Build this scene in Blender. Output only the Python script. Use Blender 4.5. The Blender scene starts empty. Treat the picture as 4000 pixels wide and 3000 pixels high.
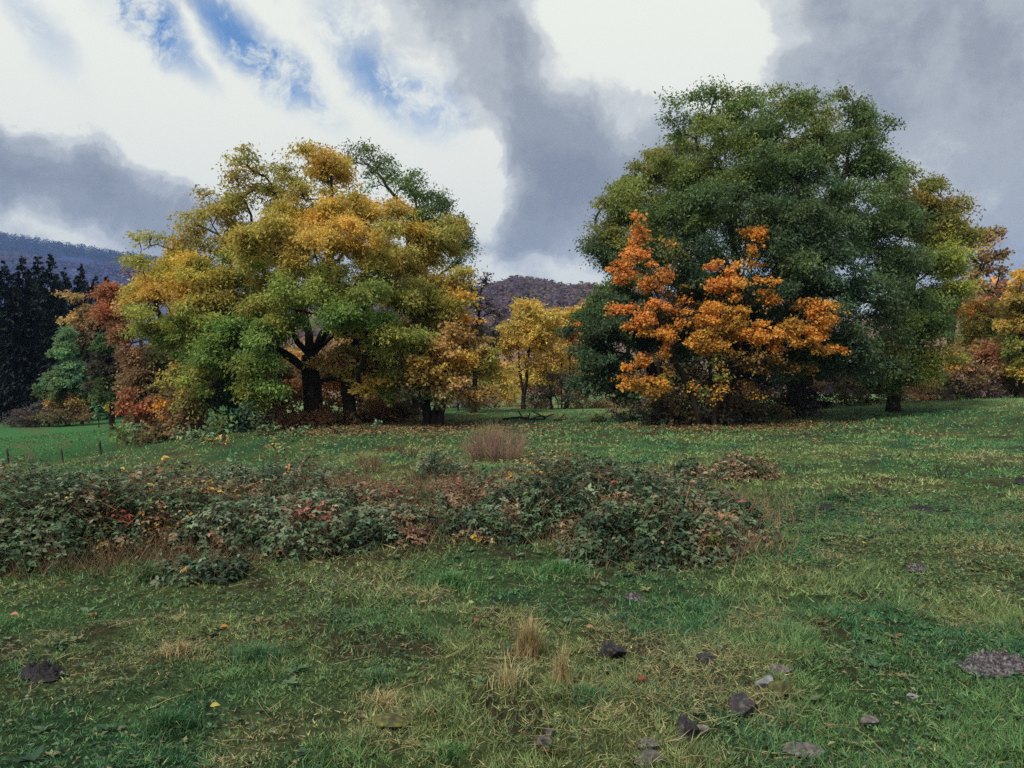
import bpy, math
import numpy as np
from mathutils import Matrix, Vector

# ------------------------------------------------------------------ camera, sky, sun, exposure
F = 3021.0                      # focal length in pixels of the 4000 px wide photograph
CU, CV = 2000.0, 1500.0
CAMZ = 1.6
R = math.radians
scene = bpy.context.scene
col = scene.collection

cam = bpy.data.cameras.new('camera')
cam.sensor_width = 36.0
cam.lens = 36.0 * F / 4000.0
cam.clip_start = 0.05
cam.clip_end = 9000
cam_o = bpy.data.objects.new('camera', cam)
cam_o.location = (0, 0, CAMZ)
cam_o.rotation_euler = (R(90), 0, 0)
col.objects.link(cam_o)
scene.camera = cam_o

SUN_EL, SUN_AZ = 52.0, -138.0     # azimuth clockwise from the view direction (+Y)
sun = bpy.data.lights.new('sun', 'SUN')
sun.energy = 2.5
sun.angle = R(12)
sun.color = (1.0, 0.95, 0.86)
sun_o = bpy.data.objects.new('sun', sun)
sd = Vector((math.sin(R(SUN_AZ)) * math.cos(R(SUN_EL)), math.cos(R(SUN_AZ)) * math.cos(R(SUN_EL)), math.sin(R(SUN_EL))))
sun_o.rotation_euler = sd.to_track_quat('Z', 'Y').to_euler()
col.objects.link(sun_o)

scene.view_settings.view_transform = 'Standard'
scene.view_settings.look = 'None'
scene.view_settings.exposure = 0.7
scene.view_settings.gamma = 1.0
scene.view_settings.use_curve_mapping = False
scene.cycles.max_bounces = 5
scene.cycles.diffuse_bounces = 3
scene.cycles.glossy_bounces = 1
scene.cycles.transmission_bounces = 2
scene.cycles.transparent_max_bounces = 4
scene.cycles.volume_bounces = 0
scene.cycles.use_denoising = False
scene.cycles.sample_clamp_indirect = 4.0

world = bpy.data.worlds.new('World')
scene.world = world
world.use_nodes = True
WT = world.node_tree
for n in list(WT.nodes):
    WT.nodes.remove(n)


def dirv(u, v):
    return Vector(((u - CU) / F, 1.0, (CV - v) / F)).normalized()


def build_sky():
    N, Lk = WT.nodes, WT.links

    def node(t, **kw):
        n = N.new(t)
        for k, v in kw.items():
            setattr(n, k, v)
        return n

    def math_n(op, a, b=None, c=None):
        n = node('ShaderNodeMath', operation=op)
        for i, x in enumerate((a, b, c)):
            if x is None:
                continue
            if isinstance(x, (int, float)):
                n.inputs[i].default_value = x
            else:
                Lk.new(x, n.inputs[i])
        return n.outputs[0]

    tc = node('ShaderNodeTexCoord')
    D = tc.outputs['Generated']

    def noise(vec, scale, detail, rough=0.55, lac=2.0, dist=0.0):
        n = node('ShaderNodeTexNoise')
        n.inputs['Scale'].default_value = scale
        n.inputs['Detail'].default_value = detail
        n.inputs['Roughness'].default_value = rough
        n.inputs['Lacunarity'].default_value = lac
        n.inputs['Distortion'].default_value = dist
        Lk.new(vec, n.inputs['Vector'])
        return n

    def warp(vec, scale, amp, detail):
        n = noise(vec, scale, detail, 0.6)
        s = node('ShaderNodeVectorMath', operation='SUBTRACT')
        Lk.new(n.outputs['Color'], s.inputs[0])
        s.inputs[1].default_value = (0.5, 0.5, 0.5)
        m = node('ShaderNodeVectorMath', operation='MULTIPLY_ADD')
        Lk.new(s.outputs[0], m.inputs[0])
        m.inputs[1].default_value = (amp, amp, amp)
        Lk.new(vec, m.inputs[2])
        return m.outputs[0]

    DW = warp(warp(D, 5.0, 0.13, 3.0), 15.0, 0.075, 7.0)
    DB = warp(warp(D, 6.0, 0.07, 3.0), 18.0, 0.045, 6.0)
    DS = warp(warp(D, 3.5, 0.09, 2.0), 16.0, 0.03, 6.0)

    def blob(u, v, ru, rv, roll, soft, vec):
        B = dirv(u, v)
        right = Vector((0, 0, 1)).cross(B).normalized() * -1
        right = B.cross(Vector((0, 0, 1))).normalized()
        up = right.cross(B).normalized()
        a = R(roll)                                 # roll clockwise in the picture
        r2 = right * math.cos(a) - up * math.sin(a)
        u2 = right * math.sin(a) + up * math.cos(a)
        M = Matrix((r2, B, u2)).transposed()
        mp = node('ShaderNodeMapping', vector_type='TEXTURE')
        Lk.new(vec, mp.inputs['Vector'])
        mp.inputs['Location'].default_value = B
        mp.inputs['Rotation'].default_value = M.to_euler()
        mp.inputs['Scale'].default_value = (ru / F, 0.6, rv / F)
        ln = node('ShaderNodeVectorMath', operation='LENGTH')
        Lk.new(mp.outputs[0], ln.inputs[0])
        mr = node('ShaderNodeMapRange', interpolation_type='SMOOTHSTEP')
        Lk.new(ln.outputs['Value'], mr.inputs['Value'])
        mr.inputs['From Min'].default_value = 1.0 + soft
        mr.inputs['From Max'].default_value = max(0.0, 1.0 - soft)
        return mr.outputs['Result']

    # brightness of the cloud deck: an even, mottled deck everywhere, with the bright and dark masses the photograph shows
    big = noise(D, 2.2, 3.0, 0.5).outputs['Fac']
    val = math_n('MULTIPLY_ADD', big, 0.7, 0.22)
    bright = [  # u v ru rv roll soft amp
        (700, 430, 1150, 250, 10, .5, .75), (150, 260, 520, 190, 20, .6, .35), (1350, 560, 520, 250, 8, .5, .55),
        (2570, 40, 320, 330, 0, .75, .8), (2720, 230, 270, 160, 40, .45, .6), (1860, 770, 110, 130, -20, .7, .45),
        (1980, 1090, 480, 75, 6, .8, .55), (300, 930, 560, 60, 8, .9, .35), (1700, 330, 200, 200, 30, .8, .35),
        (1250, 60, 300, 140, 15, .9, .30), (2330, 1000, 160, 120, 0, .9, .22),
    ]
    dark = [
        (260, 720, 640, 200, 14, .9, .38), (60, 560, 400, 220, 0, .9, .16), (2080, 300, 300, 620, -12, .9, .27),
        (2230, 660, 330, 300, -30, .9, .17), (2150, 900, 420, 170, 12, .9, .08), (3560, 350, 860, 1000, -24, .22, .12),
        (3150, 130, 330, 220, 30, .8, .08), (3950, 700, 420, 800, 0, .9, .08), (1420, 200, 170, 110, 20, .9, .22), (1680, 90, 120, 120, 0, .9, .12),
    ]
    for (u, v, ru, rv, ro, so, am) in bright:
        val = math_n('MULTIPLY_ADD', blob(u, v, ru, rv, ro, so, DW), am, val)
    for (u, v, ru, rv, ro, so, am) in dark:
        val = math_n('MULTIPLY_ADD', blob(u, v, ru, rv, ro, so, DS if u > 2800 else DW), -am, val)
    fine = noise(warp(D, 12.0, 0.05, 4.0), 5.5, 11.0, 0.66).outputs['Fac']
    val = math_n('ADD', val, math_n('MULTIPLY_ADD', fine, 1.05, -0.525))
    fine2 = noise(warp(D, 20.0, 0.03, 3.0), 17.0, 9.0, 0.6).outputs['Fac']
    val = math_n('ADD', val, math_n('MULTIPLY_ADD', fine2, 0.42, -0.21))
    ramp = node('ShaderNodeValToRGB')
    cr = ramp.color_ramp
    cr.interpolation = 'EASE'
    stops = [(0.0, (.235, .258, .298)), (.24, (.305, .332, .368)), (.46, (.43, .457, .478)), (.66, (.63, .655, .645)), (.86, (.88, .888, .79)), (1.0, (.888, .896, .796))]
    while len(cr.elements) < len(stops):
        cr.elements.new(0.5)
    for e, (p, c) in zip(cr.elements, stops):
        e.position = p
        e.color = (*c, 1)
    Lk.new(val, ramp.inputs[0])
    # holes of blue sky
    hole = None
    for (u, v, ru, rv, ro, so, am) in [(480, 40, 260, 66, 33, .6, 1.0), (1000, 180, 290, 80, 38, .6, .95), (1560, 330, 210, 80, 30, .9, .85),
                                       (860, 40, 110, 60, 40, .8, .7), (100, 80, 150, 50, 50, .9, .35), (1390, 110, 130, 60, 30, .9, .5)]:
        b = math_n('MULTIPLY', blob(u, v, ru, rv, ro, so, DB), am)
        hole = b if hole is None else math_n('MAXIMUM', hole, b)
    wisp = noise(DB, 11.0, 8.0, 0.66).outputs['Fac']
    mrw = node('ShaderNodeMapRange', interpolation_type='SMOOTHSTEP')
    Lk.new(wisp, mrw.inputs['Value'])
    mrw.inputs['From Min'].default_value = 0.61
    mrw.inputs['From Max'].default_value = 0.45
    mrw.inputs['To Min'].default_value = 0.15
    mrw.inputs['To Max'].default_value = 1.0
    hole = math_n('MULTIPLY', hole, mrw.outputs['Result'])
    sky = node('ShaderNodeTexSky', sky_type='NISHITA')
    sky.sun_disc = False
    sky.sun_elevation = R(SUN_EL)
    sky.sun_rotation = R(SUN_AZ)
    sky.altitude = 400
    sky.air_density = 1.0
    sky.dust_density = 0.3
    sky.ozone_density = 2.5
    STR = 0.1
    tint = node('ShaderNodeMix', data_type='RGBA', blend_type='MULTIPLY')
    tint.inputs['Factor'].default_value = 1.0
    Lk.new(sky.outputs[0], tint.inputs[6])
    tint.inputs[7].default_value = (.42, .78, 1.0, 1)
    sc = node('ShaderNodeMix', data_type='RGBA', blend_type='MULTIPLY')
    sc.inputs['Factor'].default_value = 1.0
    Lk.new(ramp.outputs[0], sc.inputs[6])
    sc.inputs[7].default_value = (.685 / STR, .685 / STR, .685 / STR, 1)
    mx = node('ShaderNodeMix', data_type='RGBA')
    Lk.new(hole, mx.inputs['Factor'])
    Lk.new(sc.outputs[2], mx.inputs[6])
    Lk.new(tint.outputs[2], mx.inputs[7])
    bg = node('ShaderNodeBackground')
    Lk.new(mx.outputs[2], bg.inputs['Color'])
    bg.inputs['Strength'].default_value = STR
    out = node('ShaderNodeOutputWorld')
    Lk.new(bg.outputs[0], out.inputs['Surface'])


build_sky()
world.cycles.sampling_method = 'MANUAL'
world.cycles.sample_map_resolution = 512

# ------------------------------------------------------------------ helpers


def lin(c):
    c = np.asarray(c, float) / 255.0
    return np.where(c <= 0.04045, c / 12.92, ((c + 0.055) / 1.055) ** 2.4)


def at(u, v, y):
    return np.array([(u - CU) / F * y, y, CAMZ - (v - CV) / F * y])


def X(u, y):
    return (u - CU) / F * y


def hash2(ix, iy, s):
    n = (ix.astype(np.int64) * 374761393 + iy.astype(np.int64) * 668265263 + s * 974634777) & 0x7fffffff
    n = (n ^ (n >> 13)) * 1274126177 & 0x7fffffff
    n = n ^ (n >> 16)
    return (n & 0xffff) / 65535.0


def vnoise(x, y, s=0):
    x, y = np.asarray(x, float), np.asarray(y, float)
    ix, iy = np.floor(x), np.floor(y)
    fx, fy = x - ix, y - iy
    fx, fy = fx * fx * (3 - 2 * fx), fy * fy * (3 - 2 * fy)
    a, b = hash2(ix, iy, s), hash2(ix + 1, iy, s)
    c, d = hash2(ix, iy + 1, s), hash2(ix + 1, iy + 1, s)
    return (a * (1 - fx) + b * fx) * (1 - fy) + (c * (1 - fx) + d * fx) * fy


def fbm(x, y, s=0, o=4):
    t, a, n = 0, 1.0, 0
    for k in range(o):
        t = t + a * vnoise(np.asarray(x) * 2 ** k, np.asarray(y) * 2 ** k, s + k * 7)
        n += a
        a *= 0.55
    return t / n


def sstep(a, b, x):
    t = np.clip((np.asarray(x, float) - a) / (b - a), 0, 1)
    return t * t * (3 - 2 * t)


def unit(v):
    return v / np.maximum(np.linalg.norm(v, axis=-1, keepdims=True), 1e-9)


def mesh_from(name, V, faces, cols=None, mat=None, smooth=False):
    """faces: (n,3) or (n,4) int array, or a list of such arrays"""
    me = bpy.data.meshes.new(name)
    V = np.asarray(V, np.float32)
    fl = faces if isinstance(faces, list) else [faces]
    fl = [np.asarray(f, np.int32) for f in fl if len(f)]
    idx = np.concatenate([f.ravel() for f in fl])
    tot = np.concatenate([np.full(len(f), f.shape[1], np.int32) for f in fl])
    st = np.concatenate([[0], np.cumsum(tot)[:-1]]).astype(np.int32)
    me.vertices.add(len(V))
    me.vertices.foreach_set('co', V.ravel())
    me.loops.add(len(idx))
    me.loops.foreach_set('vertex_index', idx)
    me.polygons.add(len(tot))
    me.polygons.foreach_set('loop_start', st)
    if smooth:
        me.polygons.foreach_set('use_smooth', np.ones(len(tot), bool))
    me.update(calc_edges=True)
    if cols is not None:
        a = me.color_attributes.new('Col', 'FLOAT_COLOR', 'POINT')
        c4 = np.ones((len(V), 4), np.float32)
        c4[:, :3] = cols
        a.data.foreach_set('color', c4.ravel())
    if mat is not None:
        me.materials.append(mat)
    return me


def link(name, me, parent=None, loc=None, kind=None):
    o = bpy.data.objects.new(name, me)
    col.objects.link(o)
    if parent is not None:
        o.parent = parent
    if loc is not None:
        o.location = loc
    if kind:
        o['kind'] = kind
    return o


def tag(o, label, cat, group=None, kind=None):
    o['label'] = label
    o['category'] = cat
    if group:
        o['group'] = group
    if kind:
        o['kind'] = kind
    return o


def thing(name, label, cat, loc=(0, 0, 0), group=None):
    o = bpy.data.objects.new(name, None)
    o.empty_display_size = 0.2
    col.objects.link(o)
    o.location = Vector([float(c) for c in loc])
    return tag(o, label, cat, group)


# ------------------------------------------------------------------ materials


def new_mat(name):
    m = bpy.data.materials.new(name)
    m.use_nodes = True
    nt = m.node_tree
    for n in list(nt.nodes):
        nt.nodes.remove(n)
    return m, nt, nt.nodes.new('ShaderNodeOutputMaterial')


def leaf_material(name, trans=0.3, rough=0.55, spec=0.25, bump=None):
    m, nt, out = new_mat(name)
    at_ = nt.nodes.new('ShaderNodeAttribute')
    at_.attribute_name = 'Col'
    p = nt.nodes.new('ShaderNodeBsdfPrincipled')
    p.inputs['Roughness'].default_value = rough
    p.inputs['Specular IOR Level'].default_value = spec
    nt.links.new(at_.outputs['Color'], p.inputs['Base Color'])
    if trans > 0:
        t = nt.nodes.new('ShaderNodeBsdfTranslucent')
        nt.links.new(at_.outputs['Color'], t.inputs['Color'])
        mx = nt.nodes.new('ShaderNodeMixShader')
        mx.inputs[0].default_value = trans
        nt.links.new(p.outputs[0], mx.inputs[1])
        nt.links.new(t.outputs[0], mx.inputs[2])
        nt.links.new(mx.outputs[0], out.inputs['Surface'])
    else:
        nt.links.new(p.outputs[0], out.inputs['Surface'])
    return m


def noise_material(name, stops, scale=8.0, detail=6.0, rough=0.9, bump=0.4, bscale=None, stretch=(1, 1, 1), spec=0.2, bdist=0.02):
    m, nt, out = new_mat(name)
    tc = nt.nodes.new('ShaderNodeTexCoord')
    mp = nt.nodes.new('ShaderNodeMapping')
    mp.inputs['Scale'].default_value = stretch
    nt.links.new(tc.outputs['Object'], mp.inputs['Vector'])
    n = nt.nodes.new('ShaderNodeTexNoise')
    n.inputs['Scale'].default_value = scale
    n.inputs['Detail'].default_value = detail
    n.inputs['Roughness'].default_value = 0.65
    nt.links.new(mp.outputs[0], n.inputs['Vector'])
    r = nt.nodes.new('ShaderNodeValToRGB')
    while len(r.color_ramp.elements) < len(stops):
        r.color_ramp.elements.new(0.5)
    for e, (p, c) in zip(r.color_ramp.elements, stops):
        e.position = p
        e.color = (*lin(c), 1)
    nt.links.new(n.outputs['Fac'], r.inputs[0])
    b = nt.nodes.new('ShaderNodeBsdfPrincipled')
    b.inputs['Roughness'].default_value = rough
    b.inputs['Specular IOR Level'].default_value = spec
    nt.links.new(r.outputs[0], b.inputs['Base Color'])
    if bump:
        n2 = nt.nodes.new('ShaderNodeTexNoise')
        n2.inputs['Scale'].default_value = bscale or scale * 3
        n2.inputs['Detail'].default_value = 8
        n2.inputs['Roughness'].default_value = 0.7
        nt.links.new(mp.outputs[0], n2.inputs['Vector'])
        bp = nt.nodes.new('ShaderNodeBump')
        bp.inputs['Strength'].default_value = bump
        bp.inputs['Distance'].default_value = bdist
        nt.links.new(n2.outputs['Fac'], bp.inputs['Height'])
        nt.links.new(bp.outputs[0], b.inputs['Normal'])
    nt.links.new(b.outputs[0], out.inputs['Surface'])
    return m


M_LEAF = leaf_material('tree_leaf', 0.45, 0.6, 0.2)
M_BRAMBLE = leaf_material('bramble_leaf', 0.12, 0.5, 0.22)
M_GRASS = leaf_material('grass_blade', 0.22, 0.6, 0.2)
M_DRY = leaf_material('dry_stalk', 0.15, 0.7, 0.15)
M_NEEDLE = leaf_material('spruce_needle', 0.08, 0.7, 0.12)
M_FALLEN = leaf_material('fallen_leaf', 0.1, 0.6, 0.3)
M_BARK = noise_material('bark', [(0.3, (30, 26, 22)), (0.55, (58, 50, 42)), (0.75, (84, 76, 66))], 5, 8, 0.95, 0.8, 14, (1, 1, .25), 0.1, .03)
M_TWIG = noise_material('twig', [(0.3, (46, 34, 30)), (0.7, (84, 66, 58))], 6, 3, 0.9, 0)
M_POST = noise_material('weathered_post', [(0.3, (48, 42, 38)), (0.7, (92, 84, 76))], 9, 6, 0.95, 0.6, 30, (1, 1, .15))

# ------------------------------------------------------------------ ground
CTRL = []
for (u, v, y) in [(3000, 1660, 28), (3500, 1578, 38), (4000, 1552, 42), (3500, 1700, 22), (4000, 1700, 21), (4000, 1980, 10), (2000, 1640, 34),
                  (2000, 1600, 45), (2000, 1760, 18.5), (2500, 1660, 29), (1500, 1700, 25), (1650, 1640, 33), (1100, 1722, 24), (700, 1770, 23),
                  (400, 1795, 31), (250, 1808, 31), (30, 1828, 31), (100, 1668, 58), (450, 1655, 58), (600, 1720, 30), (-400, 1830, 31), (-400, 1668, 58),
                  (900, 1640, 36), (1300, 1625, 36), (2700, 1590, 46), (3300, 1560, 48), (3800, 1545, 52), (2300, 1585, 58), (1500, 1600, 50), (4500, 1545, 44)]:
    p = at(u, v, y)
    CTRL.append(p)
for (x, y, z) in [(-5, -5, 0), (5, -5, 0), (0, 0, 0), (-2.5, 3, 0), (2.5, 3, 0.02), (0, 4.5, 0), (-5, 6, -.02), (0, 7, 0), (5, 7, .03), (0, 11, 0), (-4, 11, -.06),
                  (-8, 11, -.25), (-9, 16, -.75), (-5, 16, -.28), (6, 12, .05), (-14, 20, -1.35), (-20, 12, -1.0), (14, 8, .2), (20, 20, .5), (0, 78, .1), (-40, 78, -1.5), (45, 78, 1.0),
                  (-50, 0, -1), (50, 0, .6), (0, -50, 0)]:
    CTRL.append(np.array([x, y, z], float))
CTRL = np.array(CTRL)


def tps_fit(P):
    n = len(P)
    d = np.linalg.norm(P[:, None, :2] - P[None, :, :2], axis=2)
    K = np.where(d > 0, d * d * np.log(d + 1e-9), 0) + np.eye(n) * 2.0
    A = np.zeros((n + 3, n + 3))
    A[:n, :n] = K
    A[:n, n] = 1
    A[:n, n + 1:] = P[:, :2]
    A[n:, :n] = A[:n, n:].T
    b = np.zeros(n + 3)
    b[:n] = P[:, 2]
    return np.linalg.solve(A, b)


TW = tps_fit(CTRL)


def gz(x, y):
    x, y = np.asarray(x, float), np.asarray(y, float)
    sh = x.shape
    xf, yf = x.ravel(), y.ravel()
    out = np.empty(len(xf))
    for i in range(0, len(xf), 20000):
        a, b = xf[i:i + 20000], yf[i:i + 20000]
        d = np.sqrt((a[:, None] - CTRL[None, :, 0]) ** 2 + (b[:, None] - CTRL[None, :, 1]) ** 2)
        K = np.where(d > 0, d * d * np.log(d + 1e-9), 0)
        out[i:i + 20000] = K @ TW[:-3] + TW[-3] + TW[-2] * a + TW[-1] * b
    r = np.sqrt(xf ** 2 + yf ** 2)
    w = sstep(58, 95, r)
    far = -1.0 + 0.6 * np.sin(xf * .01) - sstep(100, 400, r) * 2
    out = out * (1 - w) + far * w
    near = 1 - sstep(30, 70, r)
    out = out + near * ((fbm(xf * .9 + 40, yf * .9, 3, 3) - .5) * .10 + (fbm(xf * 3.1, yf * 3.1, 9, 2) - .5) * .06 + sstep(.62, .8, fbm(xf * 2.3 + 5, yf * 2.3, 17, 2)) * .035)
    return out.reshape(sh)


def gz1(x, y):
    return float(gz(np.array([x]), np.array([y]))[0])


def soil(c, x, y):
    b = (bare_mask(x, y) * .8)[:, None]
    return c * (1 - b) + lin((112, 96, 74)) * b


def build_ground():
    rr = np.concatenate([[0.0], np.geomspace(0.6, 2600, 230)])
    th = np.concatenate([np.arange(-48, 48, .42), np.arange(48, 312, 4.0)])
    th = np.radians(th)
    T, Q = np.meshgrid(th, rr)
    x, y = Q * np.sin(T), Q * np.cos(T)
    z = gz(x, y)
    nr, nt = x.shape
    V = np.stack([x, y, z], -1).reshape(-1, 3)
    i, j = np.meshgrid(np.arange(nr - 1), np.arange(nt), indexing='ij')
    j2 = (j + 1) % nt
    f = np.stack([i * nt + j, i * nt + j2, (i + 1) * nt + j2, (i + 1) * nt + j], -1).reshape(-1, 4)
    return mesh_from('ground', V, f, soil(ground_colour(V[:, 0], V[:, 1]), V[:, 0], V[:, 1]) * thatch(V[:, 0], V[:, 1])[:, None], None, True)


C_LUSH, C_MID, C_OLIVE, C_STRAW, C_TEAL = lin((70, 122, 70)), lin((100, 136, 84)), lin((122, 142, 88)), lin((176, 162, 118)), lin((76, 122, 82))
C_MEADOW = lin((74, 128, 74))


def meadow_mask(x, y):
    """the greener lower meadow beyond the fence posts"""
    edge = 27.0 + 1.2 * np.sin(x * .3)
    return sstep(edge, edge + 6, y) * sstep(-13.0, -15.0, x + (y - 30) * 0.27)


def straw_mask(x, y):
    m = fbm(x * .42 + 11, y * .42, 21, 4)
    m2 = fbm(x * 1.7 + 3, y * 1.7, 22, 3)
    s = sstep(.56, .76, m * .6 + m2 * .45)
    for (u, d, rx, ry, a) in [(1600, 9.6, 1.5, 1.1, .9), (2480, 10.6, 1.6, .9, .8), (1750, 12.5, .9, .8, .6), (2060, 4.4, .5, .6, .6), (2330, 3.6, .7, .5, .4), (850, 4.8, .6, .35, .5), (1350, 6.2, .6, .4, .5)]:
        s = np.maximum(s, a * np.exp(-((x - X(u, d)) / rx) ** 2 - ((y - d) / ry) ** 2))
    return s


def ground_colour(x, y):
    a = fbm(x * .5, y * .5, 31, 4)[:, None]
    b = sstep(.42, .62, fbm(x * 1.3 + 9, y * 1.3, 33, 3))[:, None]
    c = C_TEAL * (1 - b) + C_MID * b
    c = c * (1 - sstep(.5, .7, a)) + C_OLIVE * sstep(.5, .7, a)
    s = (straw_mask(x, y) * .4)[:, None]
    c = c * (1 - s) + C_STRAW * .8 * s
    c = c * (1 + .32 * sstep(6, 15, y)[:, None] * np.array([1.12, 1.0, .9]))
    m = meadow_mask(x, y)[:, None]
    c = c * (1 - m) + C_MEADOW * m
    return c


def bare_mask(x, y):
    return sstep(.60, .74, fbm(x * 1.5 + 77, y * 1.5, 63, 3))


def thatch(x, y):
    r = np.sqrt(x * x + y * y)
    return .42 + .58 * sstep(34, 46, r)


def ground_material():
    m, nt, out = new_mat('pasture')
    a = nt.nodes.new('ShaderNodeAttribute')
    a.attribute_name = 'Col'
    tc = nt.nodes.new('ShaderNodeTexCoord')

    def nz(scale, detail, rough=.6):
        n = nt.nodes.new('ShaderNodeTexNoise')
        n.inputs['Scale'].default_value = scale
        n.inputs['Detail'].default_value = detail
        n.inputs['Roughness'].default_value = rough
        nt.links.new(tc.outputs['Object'], n.inputs['Vector'])
        return n
    n1 = nz(14, 8, .7)
    r = nt.nodes.new('ShaderNodeValToRGB')
    r.color_ramp.elements[0].position = .38
    r.color_ramp.elements[0].color = (.30, .27, .25, 1)
    r.color_ramp.elements[1].position = .66
    r.color_ramp.elements[1].color = (1.0, 1.0, .95, 1)
    nt.links.new(n1.outputs['Fac'], r.inputs[0])
    mx = nt.nodes.new('ShaderNodeMix')
    mx.data_type = 'RGBA'
    mx.blend_type = 'MULTIPLY'
    mx.inputs['Factor'].default_value = 1
    nt.links.new(a.outputs['Color'], mx.inputs[6])
    nt.links.new(r.outputs[0], mx.inputs[7])
    b = nt.nodes.new('ShaderNodeBsdfPrincipled')
    b.inputs['Roughness'].default_value = .95
    b.inputs['Specular IOR Level'].default_value = .1
    nt.links.new(mx.outputs[2], b.inputs['Base Color'])
    n2 = nz(30, 8, .75)
    bp = nt.nodes.new('ShaderNodeBump')
    bp.inputs['Strength'].default_value = .8
    bp.inputs['Distance'].default_value = .04
    nt.links.new(n2.outputs['Fac'], bp.inputs['Height'])
    nt.links.new(bp.outputs[0], b.inputs['Normal'])
    nt.links.new(b.outputs[0], out.inputs['Surface'])
    return m


gm = build_ground()
gm.materials.append(ground_material())
link('ground', gm, kind='structure')

# ------------------------------------------------------------------ foliage engine
TPL = {
    'rhomb': (np.array([(0, 0, 0), (.45, .5, .2), (1, 0, -.15), (.45, -.5, .2)], float), np.array([(0, 1, 2), (0, 2, 3)])),
    'tri': (np.array([(0, 0, 0), (.55, .55, .25), (1, -.35, -.2)], float), np.array([(0, 1, 2)])),
    'wide': (np.array([(0, -.1, 0), (.4, .55, .12), (1, .05, -.2), (.45, -.5, .15)], float), np.array([(0, 1, 2), (0, 2, 3)])),
    'broad': (np.array([(0, 0, 0), (.22, .5, .1), (.6, .42, .12), (1, 0, -.2), (.6, -.42, .12), (.22, -.5, .1)], float), np.array([(0, 1, 2), (0, 2, 3), (0, 3, 4), (0, 4, 5)])),
    'ovate': (np.array([(0, 0, 0), (.28, .46, .16), (.66, .4, .14), (1, 0, -.2), (.66, -.4, .14), (.28, -.46, .16), (.5, 0, -.03)], float),
              np.array([(0, 1, 6), (1, 2, 6), (2, 3, 6), (3, 4, 6), (4, 5, 6), (5, 0, 6)])),
}


def frames(axis, nrm):
    a = unit(axis)
    s = unit(np.cross(nrm, a))
    n = np.cross(a, s)
    return a, s, n


def leaf_arrays(tpl, P, axis, nrm, L, W):
    tv, tf = TPL[tpl]
    a, s, n = frames(axis, nrm)
    L, W = np.broadcast_to(L, (len(P),)), np.broadcast_to(W, (len(P),))
    V = P[:, None, :] + a[:, None, :] * (tv[None, :, 0:1] * L[:, None, None]) + s[:, None, :] * (tv[None, :, 1:2] * W[:, None, None]) + n[:, None, :] * (tv[None, :, 2:3] * W[:, None, None])
    k = len(tv)
    Fc = tf[None] + (np.arange(len(P)) * k)[:, None, None]
    return V.reshape(-1, 3), Fc.reshape(-1, 3), k


def leaf_mesh(name, tpl, P, axis, nrm, L, W, C, mat):
    V, Fc, k = leaf_arrays(tpl, P, axis, nrm, L, W)
    return mesh_from(name, V, Fc, np.repeat(C, k, 0), mat)


def rvec(rng, n):
    return unit(rng.normal(size=(n, 3)))


class Skeleton:
    def __init__(self):
        self.p, self.par, self.path, self.dir, self.ok = [], [], [], [], []

    def add(self, p, par, ok=True):
        p = np.asarray(p, float)
        self.p.append(p)
        self.par.append(par)
        if par >= 0:
            d = p - self.p[par]
            l = np.linalg.norm(d)
            self.path.append(self.path[par] + l)
            self.dir.append(d / max(l, 1e-6))
        else:
            self.path.append(0.0)
            self.dir.append(np.array([0, 0, 1.0]))
        self.ok.append(ok)
        return len(self.p) - 1

    def arrays(self):
        n = len(self.p)
        if getattr(self, '_n', 0) == 0:
            self._P = np.zeros((20000, 3))
            self._c = np.zeros(20000)
        if n > self._n if hasattr(self, '_n') else True:
            s = getattr(self, '_n', 0)
            self._P[s:n] = self.p[s:n]
            self._c[s:n] = [self.path[i] * .22 + (0 if self.ok[i] else 1e6) for i in range(s, n)]
            self._n = n
        return self._P[:n], self._c[:n]

    def attach(self, t, rng, step=.6, up=.35):
        P, c = self.arrays()
        d = P - t
        dist = np.sqrt((d * d).sum(1))
        cost = dist + c + np.maximum(d[:, 2], 0) * .9
        i = int(np.argmin(cost))
        A = self.p[i]
        l = dist[i]
        k = max(1, int(math.ceil(l / step)))
        ctrl = A + (self.dir[i] * .3 + (t - A) / max(l, 1e-6) * .5 + np.array([0, 0, up * .7]) + rng.normal(size=3) * .15) * l * .5
        cur = i
        for q in range(1, k + 1):
            s = q / k
            pt = (1 - s) ** 2 * A + 2 * s * (1 - s) * ctrl + s * s * t
            if q < k:
                pt = pt + rng.normal(size=3) * .05 * min(l, 1.5)
            cur = self.add(pt, cur)
        return cur

    def radii(self, tips, R0, rmin, power=.54):
        n = np.zeros(len(self.p))
        for t in tips:
            n[t] += 1
        for i in range(len(self.p) - 1, 0, -1):
            if n[i] == 0:
                n[i] = .3
            if self.par[i] >= 0:
                n[self.par[i]] += n[i]
        self.n = n
        root = max(n[i] for i in range(len(self.p)) if self.par[i] < 0)
        return np.maximum(R0 * (n / root) ** power, rmin)


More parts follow.
